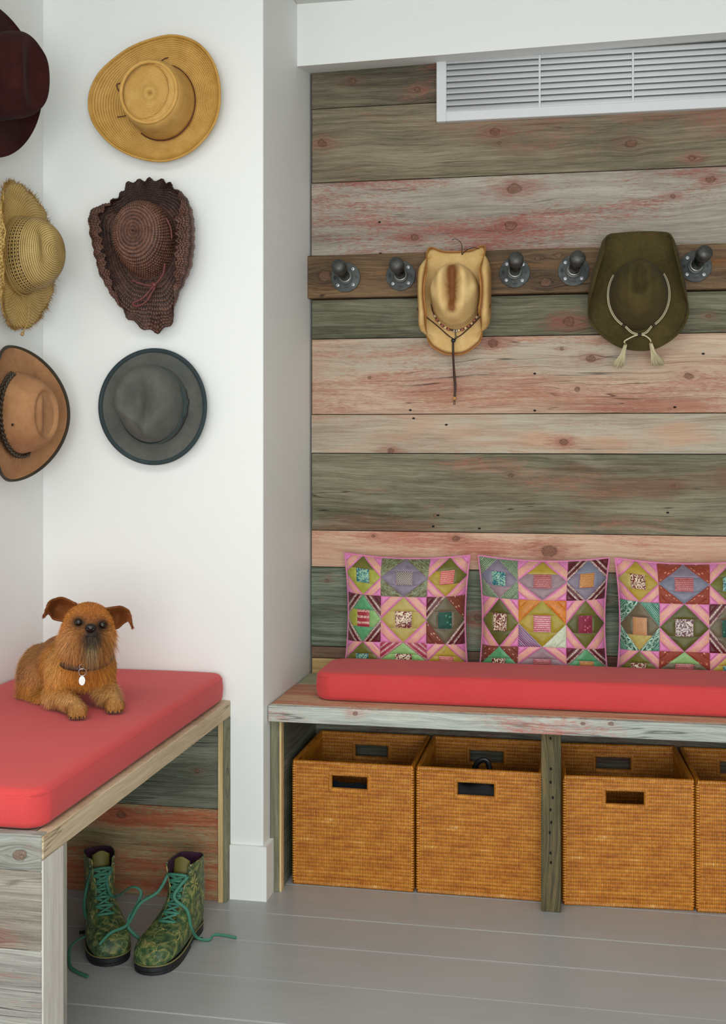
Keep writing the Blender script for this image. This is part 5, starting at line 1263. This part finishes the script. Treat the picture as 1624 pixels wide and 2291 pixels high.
# ------------------------------------------------------------------ dog
E1 = np.array((0.910, 0.415, 0)); E2 = np.array((-0.415, 0.910, 0)); E3 = np.array((0, 0, 1.0)); DO = np.array((-1.1230, 2.4680, 0.6180))
def dw(p): p = np.asarray(p, float); return DO+p[..., 0:1]*E1+p[..., 1:2]*E2+p[..., 2:3]*E3
dog = thing('dog', tuple(DO+np.array((-0.04, 0.12, 0))), 'small shaggy golden brown dog lying on the left red cushion', 'dog')

def surface_nets(fn, lo, hi, vox):
    lo = np.array(lo); hi = np.array(hi); nn = np.ceil((hi-lo)/vox).astype(int)+1
    ax = [lo[k]+vox*np.arange(nn[k]) for k in range(3)]
    G = np.stack(np.meshgrid(*ax, indexing='ij'), -1); D = fn(G)
    S_ = D < 0
    cs = np.zeros(tuple(nn-1), int); acc = np.zeros(tuple(nn-1)+(3,)); cnt = np.zeros(tuple(nn-1))
    sl = lambda d: tuple(slice(d[k], nn[k]-1+d[k]) for k in range(3))
    cor = [(i, j, k) for i in (0, 1) for j in (0, 1) for k in (0, 1)]
    for a in cor:
        for k in range(3):
            if a[k]: continue
            b_ = list(a); b_[k] = 1; b_ = tuple(b_)
            da, db = D[sl(a)], D[sl(b_)]; x = (da < 0) != (db < 0)
            t_ = np.where(x, da/(da-db+1e-12), 0)
            for q in range(3): acc[..., q] += np.where(x, a[q]+(t_ if q == k else 0), 0)
            cnt += x
    act = cnt > 0; idx = -np.ones(act.shape, int); idx[act] = np.arange(act.sum())
    cell = np.argwhere(act); V = lo+vox*(cell+acc[act]/cnt[act][:, None])
    F = []
    for k in range(3):
        u, v = (k+1) % 3, (k+2) % 3
        d = [0, 0, 0]; d[k] = 1
        A_ = S_[tuple(slice(0, nn[q]-d[q]) for q in range(3))]; B2 = S_[tuple(slice(d[q], nn[q]) for q in range(3))]
        e = np.argwhere(A_ != B2)
        e = e[(e[:, u] > 0) & (e[:, v] > 0) & (e[:, u] < nn[u]-1) & (e[:, v] < nn[v]-1)]
        ins = A_[tuple(e.T)]
        def at(du, dv):
            q = e.copy(); q[:, u] -= du; q[:, v] -= dv; return idx[tuple(q.T)]
        f = np.stack([at(1, 1), at(0, 1), at(0, 0), at(1, 0)], -1); f[~ins] = f[~ins][:, ::-1]
        F.append(f)
    return V, np.concatenate(F)
def ellip(P, c, r, rot=None):
    q = P-np.array(c)
    if rot is not None: q = q @ rot
    k0 = np.linalg.norm(q/np.array(r), axis=-1); k1 = np.linalg.norm(q/np.array(r)**2, axis=-1)
    return k0*(k0-1)/(k1+1e-9)
def capsule(P, a, b_, ra, rb):
    a = np.array(a); b_ = np.array(b_); ab = b_-a; t_ = np.clip(((P-a) @ ab)/(ab @ ab), 0, 1)
    return np.linalg.norm(P-a-t_[..., None]*ab, axis=-1)-(ra+(rb-ra)*t_)
def smin(a, b_, k): h = np.clip(0.5+0.5*(b_-a)/k, 0, 1); return b_*(1-h)+a*h-k*h*(1-h)
HC_ = np.array((0.024, 0.098, 0.192))           # head centre
def dog_sdf(P):
    d = ellip(P, (0.012, 0.132, 0.096), (0.064, 0.060, 0.056))            # chest
    d = smin(d, ellip(P, (-0.034, 0.210, 0.086), (0.060, 0.076, 0.064)), 0.03)   # trunk
    d = smin(d, ellip(P, (-0.078, 0.272, 0.062), (0.056, 0.060, 0.060)), 0.03)   # rump
    d = smin(d, ellip(P, (-0.098, 0.236, 0.050), (0.038, 0.054, 0.046)), 0.018)  # near thigh, knee up against the belly
    d = smin(d, ellip(P, (0.010, 0.300, 0.055), (0.045, 0.055, 0.048)), 0.02)    # far thigh
    d = smin(d, capsule(P, (-0.118, 0.240, 0.016), (-0.082, 0.180, 0.014), 0.017, 0.016), 0.012)   # shank and hind paw
    d = smin(d, ellip(P, (-0.080, 0.172, 0.014), (0.019, 0.022, 0.013)), 0.008)
    d = smin(d, capsule(P, (0.016, 0.130, 0.120), (0.024, 0.112, 0.175), 0.052, 0.046), 0.03)      # neck
    # shoulders, forelegs, paws
    d = smin(d, ellip(P, (-0.038, 0.118, 0.076), (0.032, 0.045, 0.050)), 0.022)
    d = smin(d, ellip(P, (0.058, 0.140, 0.076), (0.030, 0.042, 0.048)), 0.022)
    d = smin(d, capsule(P, (-0.046, 0.104, 0.034), (-0.008, 0.026, 0.021), 0.026, 0.019), 0.016)
    d = smin(d, capsule(P, (0.064, 0.130, 0.034), (0.080, 0.066, 0.020), 0.025, 0.0185), 0.016)
    for c in ((0.0, 0.002, 0.017), (0.083, 0.044, 0.016)):
        d = smin(d, ellip(P, c, (0.0225, 0.024, 0.0165)), 0.01)
        for q in (-0.0135, -0.0045, 0.0045, 0.0135):
            d = smin(d, ellip(P, (c[0]+q, c[1]-0.019+abs(q)*0.35, c[2]-0.006), (0.0062, 0.009, 0.010)), 0.004)
    # head: round skull, brow, cheeks, very short muzzle with a wide chin
    hd = ellip(P, HC_, (0.053, 0.050, 0.050))
    hd = smin(hd, ellip(P, (0.024, 0.080, 0.168), (0.056, 0.042, 0.040)), 0.02)
    hd = smin(hd, ellip(P, (0.031, 0.056, 0.172), (0.028, 0.026, 0.024)), 0.014)
    hd = smin(hd, ellip(P, (0.032, 0.058, 0.150), (0.025, 0.022, 0.016)), 0.012)
    for ex, ez in ((0.003, 0.2035), (0.056, 0.1955)):                       # eye hollows
        hd = np.maximum(hd, -ellip(P, (ex, 0.040, ez), (0.013, 0.012, 0.010)))
    d = smin(d, hd, 0.022)
    return np.maximum(d, -(P[..., 2]-0.0005))
V, F = surface_nets(dog_sdf, (-0.17, -0.04, -0.006), (0.13, 0.37, 0.26), 0.0042)
eps = 0.002
def grad(P):
    g = np.stack([dog_sdf(P+eps*np.eye(3)[k])-dog_sdf(P-eps*np.eye(3)[k]) for k in range(3)], -1); return g/(np.linalg.norm(g, axis=-1)[:, None]+1e-9)
def mixc(a, b_, k): return a*(1-k[:, None])+b_*k[:, None]
def L3(h_): return np.array(lin(h_)[:3])
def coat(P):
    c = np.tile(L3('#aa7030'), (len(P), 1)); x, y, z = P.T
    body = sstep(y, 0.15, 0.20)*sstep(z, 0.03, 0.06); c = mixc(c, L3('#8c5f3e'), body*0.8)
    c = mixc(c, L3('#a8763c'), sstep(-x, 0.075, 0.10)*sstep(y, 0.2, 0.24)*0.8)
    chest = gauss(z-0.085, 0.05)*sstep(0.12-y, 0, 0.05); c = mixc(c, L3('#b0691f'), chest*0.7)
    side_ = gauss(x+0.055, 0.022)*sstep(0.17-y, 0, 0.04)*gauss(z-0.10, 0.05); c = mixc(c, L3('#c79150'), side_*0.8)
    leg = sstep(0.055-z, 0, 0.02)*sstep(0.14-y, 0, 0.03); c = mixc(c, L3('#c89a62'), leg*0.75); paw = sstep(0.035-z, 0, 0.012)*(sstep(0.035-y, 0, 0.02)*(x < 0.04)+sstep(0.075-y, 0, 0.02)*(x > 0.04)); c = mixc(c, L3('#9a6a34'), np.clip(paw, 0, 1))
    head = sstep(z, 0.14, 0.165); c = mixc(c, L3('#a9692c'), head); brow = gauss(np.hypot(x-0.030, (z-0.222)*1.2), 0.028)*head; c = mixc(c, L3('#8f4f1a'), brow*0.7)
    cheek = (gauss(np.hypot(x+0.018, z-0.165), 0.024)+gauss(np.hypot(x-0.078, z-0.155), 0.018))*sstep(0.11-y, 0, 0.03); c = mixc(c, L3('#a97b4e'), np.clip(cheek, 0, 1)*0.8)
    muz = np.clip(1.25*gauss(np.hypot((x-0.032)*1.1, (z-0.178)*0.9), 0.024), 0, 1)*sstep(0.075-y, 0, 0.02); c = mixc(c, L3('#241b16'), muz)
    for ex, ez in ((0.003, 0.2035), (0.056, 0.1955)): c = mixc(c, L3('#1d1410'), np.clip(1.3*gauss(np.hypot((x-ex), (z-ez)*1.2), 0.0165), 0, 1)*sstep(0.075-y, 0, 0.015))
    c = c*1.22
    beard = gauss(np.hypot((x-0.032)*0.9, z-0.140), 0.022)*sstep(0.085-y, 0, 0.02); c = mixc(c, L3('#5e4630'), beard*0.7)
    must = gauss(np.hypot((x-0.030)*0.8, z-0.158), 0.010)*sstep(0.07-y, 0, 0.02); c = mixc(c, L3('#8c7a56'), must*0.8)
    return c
def coat_mat():
    m, t, b = newmat('dog_coat')
    s = t.attr('tint'); n = t.noise(t.coord(), 240, 3)
    c = t.mix(t.rng(n, 0.3, 0.7), t.mix(0.35, s, (0.02, 0.01, 0.005, 1)), s)
    finish(t, b, c, 0.7, None, spec=0.25); return m
M_COAT = coat_mat()
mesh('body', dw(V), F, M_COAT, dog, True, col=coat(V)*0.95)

def fur(seed, name, V, F, count, wfn, lfn, dfn, cfn, width=0.00055, segs=3):
    r0 = np.random.default_rng(seed)
    T_ = np.concatenate([F[:, [0, 1, 2]], F[:, [0, 2, 3]]]); a, b_, c = V[T_[:, 0]], V[T_[:, 1]], V[T_[:, 2]]
    ar = np.linalg.norm(np.cross(b_-a, c-a), axis=1)*wfn((a+b_+c)/3); ar /= ar.sum(); k = r0.choice(len(T_), count, p=ar)
    u, v = r0.random((2, count)); sw = u+v > 1; u[sw] = 1-u[sw]; v[sw] = 1-v[sw]
    P = a[k]+u[:, None]*(b_[k]-a[k])+v[:, None]*(c[k]-a[k]); N = grad(P)
    d = dfn(P, N)+r0.normal(0, 0.30, P.shape); d /= np.linalg.norm(d, axis=1)[:, None]
    L = lfn(P)*r0.uniform(0.6, 1.15, count); k3 = r0.random((count, 1)); col = np.clip(cfn(P)*(0.62+0.95*k3)+np.array((0.06, 0.04, 0.015))*(k3 > 0.85), 0, 1)
    # clumps
    dr = np.array((0, 0, -1.0)); tang = np.cross(d, N); tang /= np.linalg.norm(tang, axis=1)[:, None]+1e-9
    pts = []
    for q in range(segs+1):
        s_ = q/segs; pts.append(P-N*0.001+d*(L*s_)[:, None]+dr*(L*0.45*s_*s_)[:, None])
    VV = []
    for q in range(segs):
        w_ = width*(1-0.75*q/segs); VV += [pts[q]-tang*w_, pts[q]+tang*w_]
    VV.append(pts[segs]); VV = np.stack(VV, 1); VV[..., 2] = np.maximum(VV[..., 2], 0.0008); m = VV.shape[1]; base = np.arange(count)[:, None]*m; FF = []
    for q in range(segs-1): FF.append(base+np.array([2*q, 2*q+1, 2*q+3])); FF.append(base+np.array([2*q, 2*q+3, 2*q+2]))
    FF.append(base+np.array([2*segs-2, 2*segs-1, 2*segs])); FF = np.concatenate(FF)
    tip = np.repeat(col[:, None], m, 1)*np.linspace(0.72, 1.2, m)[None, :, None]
    o = mesh(name, dw(VV.reshape(-1, 3)), FF, M_COAT, dog, True, col=np.clip(tip.reshape(-1, 3), 0, 1)); o['kind'] = 'stuff'
    return o
NOSE = np.array((0.029, 0.028, 0.192))
def fdir(P, N):
    x, y, z = P.T
    rad = P-NOSE; rad /= np.linalg.norm(rad, axis=1)[:, None]
    head = sstep(z, 0.15, 0.185)[:, None]; flow = np.where(head > 0.5, rad, np.array((-0.25, 0.35, -0.9)))
    front = (sstep(0.10-y, 0, 0.04)*(1-sstep(z, 0.15, 0.18)))[:, None]; flow = flow*(1-front)+np.array((0, -0.25, -1.0))*front
    muz = (gauss(np.hypot(x-0.032, z-0.155), 0.03)*sstep(0.09-y, 0, 0.02))[:, None]; flow = flow*(1-muz)+np.array((0.0, -0.25, -1.1))*muz
    flow = flow-N*np.sum(flow*N, 1)[:, None]; flow /= np.linalg.norm(flow, axis=1)[:, None]+1e-9
    return flow+N*0.42
def flen(P):
    x, y, z = P.T; L = np.full(len(P), 0.0095)
    L = L+0.010*sstep(0.12-y, 0, 0.04)*gauss(z-0.09, 0.05)                   # chest
    L = L+0.009*sstep(-x, 0.075, 0.10)*sstep(y, 0.2, 0.24)                    # thigh
    L = L+0.009*sstep(0.06-z, 0, 0.02)*sstep(y, 0.05, 0.09)
    L = np.where(z > 0.205, 0.010, L); L = L+0.028*gauss(np.hypot((x-0.030)*0.7, z-0.150), 0.026)*sstep(0.10-y, 0, 0.03)
    L = L+0.026*(gauss(np.hypot(x+0.020, z-0.160), 0.024)+gauss(np.hypot(x-0.078, z-0.150), 0.022))*sstep(0.12-y, 0, 0.03)
    L = L*(1-0.75*gauss(z-0.107, 0.010)*sstep(0.11-y, 0, 0.03)*gauss(x-0.015, 0.035))
    paw = sstep(0.034-z, 0, 0.012)*sstep(0.08-y, 0, 0.02); L = np.where(paw > 0.4, 0.0075, L)
    near = np.hypot(x-NOSE[0], z-NOSE[2]); L = np.where((near < 0.014) & (y < 0.06), 0.003, L)
    for ex, ez in ((0.003, 0.2035), (0.056, 0.1955)): L = L*(1-0.85*gauss(np.hypot(x-ex, z-ez), 0.013)*sstep(0.08-y, 0, 0.02))
    return L
def fw(C): return 1.0+0.8*(C[:, 2] > 0.13)
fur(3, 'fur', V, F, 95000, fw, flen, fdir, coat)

# ears: folded flaps, the cup facing the viewer
def ear(ctrl, out, inn):
    C_ = np.array(ctrl, float); rows = np.stack([catmull(C_[:, j], 5) for j in range(C_.shape[1])], 1); P = np.stack([catmull(rows[i], 5) for i in range(len(rows))], 0)
    n, m = P.shape[:2]; o = surf('ear', dw(P), [out, inn], dog, thick=0.004, col=np.tile(L3('#7a4319'), (n*m, 1)).reshape(n, m, 3), offset=0.0)
    return o, P
def scr(u, v, e2): return ((u-160)/992.0*(1+e2/2.75), e2, (1612-235*e2-v)/985.0*(1+e2/2.75))
M_EARI = plain('ear_skin', '#7a4f3c', 0.8)
EL = [[scr(160, 1362, .095), scr(152, 1372, .105), scr(145, 1386, .105), scr(136, 1400, .095)],
      [scr(130, 1347, .095), scr(120, 1360, .122), scr(114, 1378, .120), scr(111, 1394, .095)],
      [scr(108, 1351, .078), scr(104, 1364, .098), scr(102, 1376, .098), scr(104, 1386, .082)],
      [scr(98, 1360, .066), scr(97, 1370, .070), scr(97, 1377, .072), scr(98, 1381, .068)],
      [scr(88, 1388, .055), scr(88, 1388.5, .055), scr(88, 1389, .055), scr(88, 1389.5, .055)]]
ER = [[scr(216, 1374, .095), scr(220, 1386, .105), scr(222, 1400, .105), scr(220, 1416, .095)],
      [scr(250, 1370, .095), scr(250, 1386, .122), scr(248, 1402, .118), scr(245, 1419, .092)],
      [scr(266, 1376, .080), scr(264, 1388, .098), scr(262, 1399, .096), scr(259, 1409, .080)],
      [scr(274, 1386, .066), scr(273, 1393, .070), scr(272, 1399, .070), scr(271, 1404, .066)],
      [scr(280, 1419, .055), scr(280, 1419.5, .055), scr(280, 1420, .055), scr(280, 1420.5, .055)]]
for ctrl in (EL, ER):
    o, P = ear(ctrl, M_COAT, M_EARI)
    # short hair on the flap edge and back
    n, m = P.shape[:2]; bgf = Bag(); rr = np.random.default_rng(11)
    for k in range(1500):
        i = rr.integers(0, n-1); j = int(np.clip(rr.choice([rr.integers(0, 3), rr.integers(m-4, m-1), rr.integers(0, m-1)]), 0, m-1)); p = P[i, j]+rr.normal(0, 0.001, 3); d = (P[min(i+2, n-1), j]-P[i, j]); d = d/(np.linalg.norm(d)+1e-6)*0.006+rr.normal(0, 0.0018, 3); w_ = rr.normal(0, 1, 3); w_ = w_/np.linalg.norm(w_)*0.0007
        kk = rr.uniform(0.5, 1.3); bgf.add(dw(np.array([p-w_, p+w_, p+d])), [(0, 1, 2)], L3('#8a4c1c')*kk)
    f_ = bgf.build('ear_fur', M_COAT, o, False); f_['kind'] = 'stuff'
# eyes, nose, mouth
M_EYEB = plain('dog_eye', '#140b07', 0.12, 0, 0.6); M_NOSE = plain('dog_nose', '#0d0d0e', 0.35)
for ex, ez in ((0.003, 0.2035), (0.056, 0.1955)):
    V2, F2 = lathe_data([(0.0082*math.sin(a), -0.0082*math.cos(a)) for a in np.linspace(0.05, PI-0.05, 12)], 18, dw(np.array((ex, 0.0525, ez))), -E2, E1); mesh('eye', V2, F2, M_EYEB, dog, True, label='glossy dark eye')
V2, F2 = surface_nets(lambda P: np.maximum(smin(ellip(P, (0.029, 0.031, 0.194), (0.0125, 0.009, 0.0085)), ellip(P, (0.029, 0.033, 0.188), (0.008, 0.007, 0.006)), 0.004), -np.minimum(ellip(P, (0.0225, 0.0225, 0.1925), (0.0028, 0.005, 0.0022)), ellip(P, (0.0355, 0.0225, 0.1915), (0.0028, 0.005, 0.0022)))), (0.010, 0.018, 0.176), (0.048, 0.05, 0.208), 0.0016)
mesh('nose', dw(V2), F2, M_NOSE, dog, True)
tube('mouth', catmull([dw(np.array(p)) for p in ((0.010, 0.042, 0.172), (0.021, 0.031, 0.1745), (0.031, 0.0285, 0.178), (0.041, 0.031, 0.1735), (0.052, 0.042, 0.168))], 6), 0.0016, M_NOSE, dog)
for c in ((0.0, 0.002, 0.017), (0.083, 0.044, 0.016)):
    for q in (-0.0135, -0.0045, 0.0045, 0.0135):
        tube('claw', [dw(np.array((c[0]+q, c[1]-0.026+abs(q)*0.35, 0.006))), dw(np.array((c[0]+q, c[1]-0.031+abs(q)*0.35, 0.0022)))], [0.0020, 0.0009], M_NOSE, dog, 6)
# collar with ring and tag
M_COL = plain('dark_collar', '#231a16', 0.5); M_STEEL = plain('steel_ring', '#b9bab8', 0.2, 0.9)
cp = [dw(np.array((0.016+0.0620*math.cos(a), 0.121+0.0670*math.sin(a), 0.114+0.016*math.sin(a)))) for a in np.linspace(0, 2*PI, 48, endpoint=False)]
col = tube('collar', cp, 0.0075, M_COL, dog, 8, True, flat=1.0)
rc = dw(np.array((0.0115, 0.043, 0.0960)))
ringp = lambda c, r, k=24: [c+E1*r*math.cos(a)+E3*r*math.sin(a)-E2*0.1*r*math.sin(a) for a in np.linspace(0, 2*PI, k, endpoint=False)]
tube('collar_loop', ringp(dw(np.array((0.0105, 0.046, 0.104))), 0.006), 0.0012, M_STEEL, col, 6, True)
tube('collar_buckle', [dw(np.array((0.020, 0.048, 0.097))), dw(np.array((0.034, 0.050, 0.104)))], 0.0018, M_STEEL, col, 6)
tube('split_ring', ringp(rc-E3*0.004, 0.0085), 0.0011, M_STEEL, col, 6, True)
tc = dw(np.array((0.0105, 0.040, 0.0735))); an = np.linspace(0, 2*PI, 28, endpoint=False)
V2 = np.concatenate([[tc+E1*0.0070*math.cos(a)+E3*0.0105*math.sin(a)+E2*q for a in an] for q in (-0.001, 0.001)]); F2 = grid_faces(2, 28, False, True)+[tuple(range(28)), tuple(range(28, 56))[::-1]]
mesh('name_tag', V2, F2, plain('white_enamel_tag', '#d4d6d2', 0.3, 0.2), col, False)
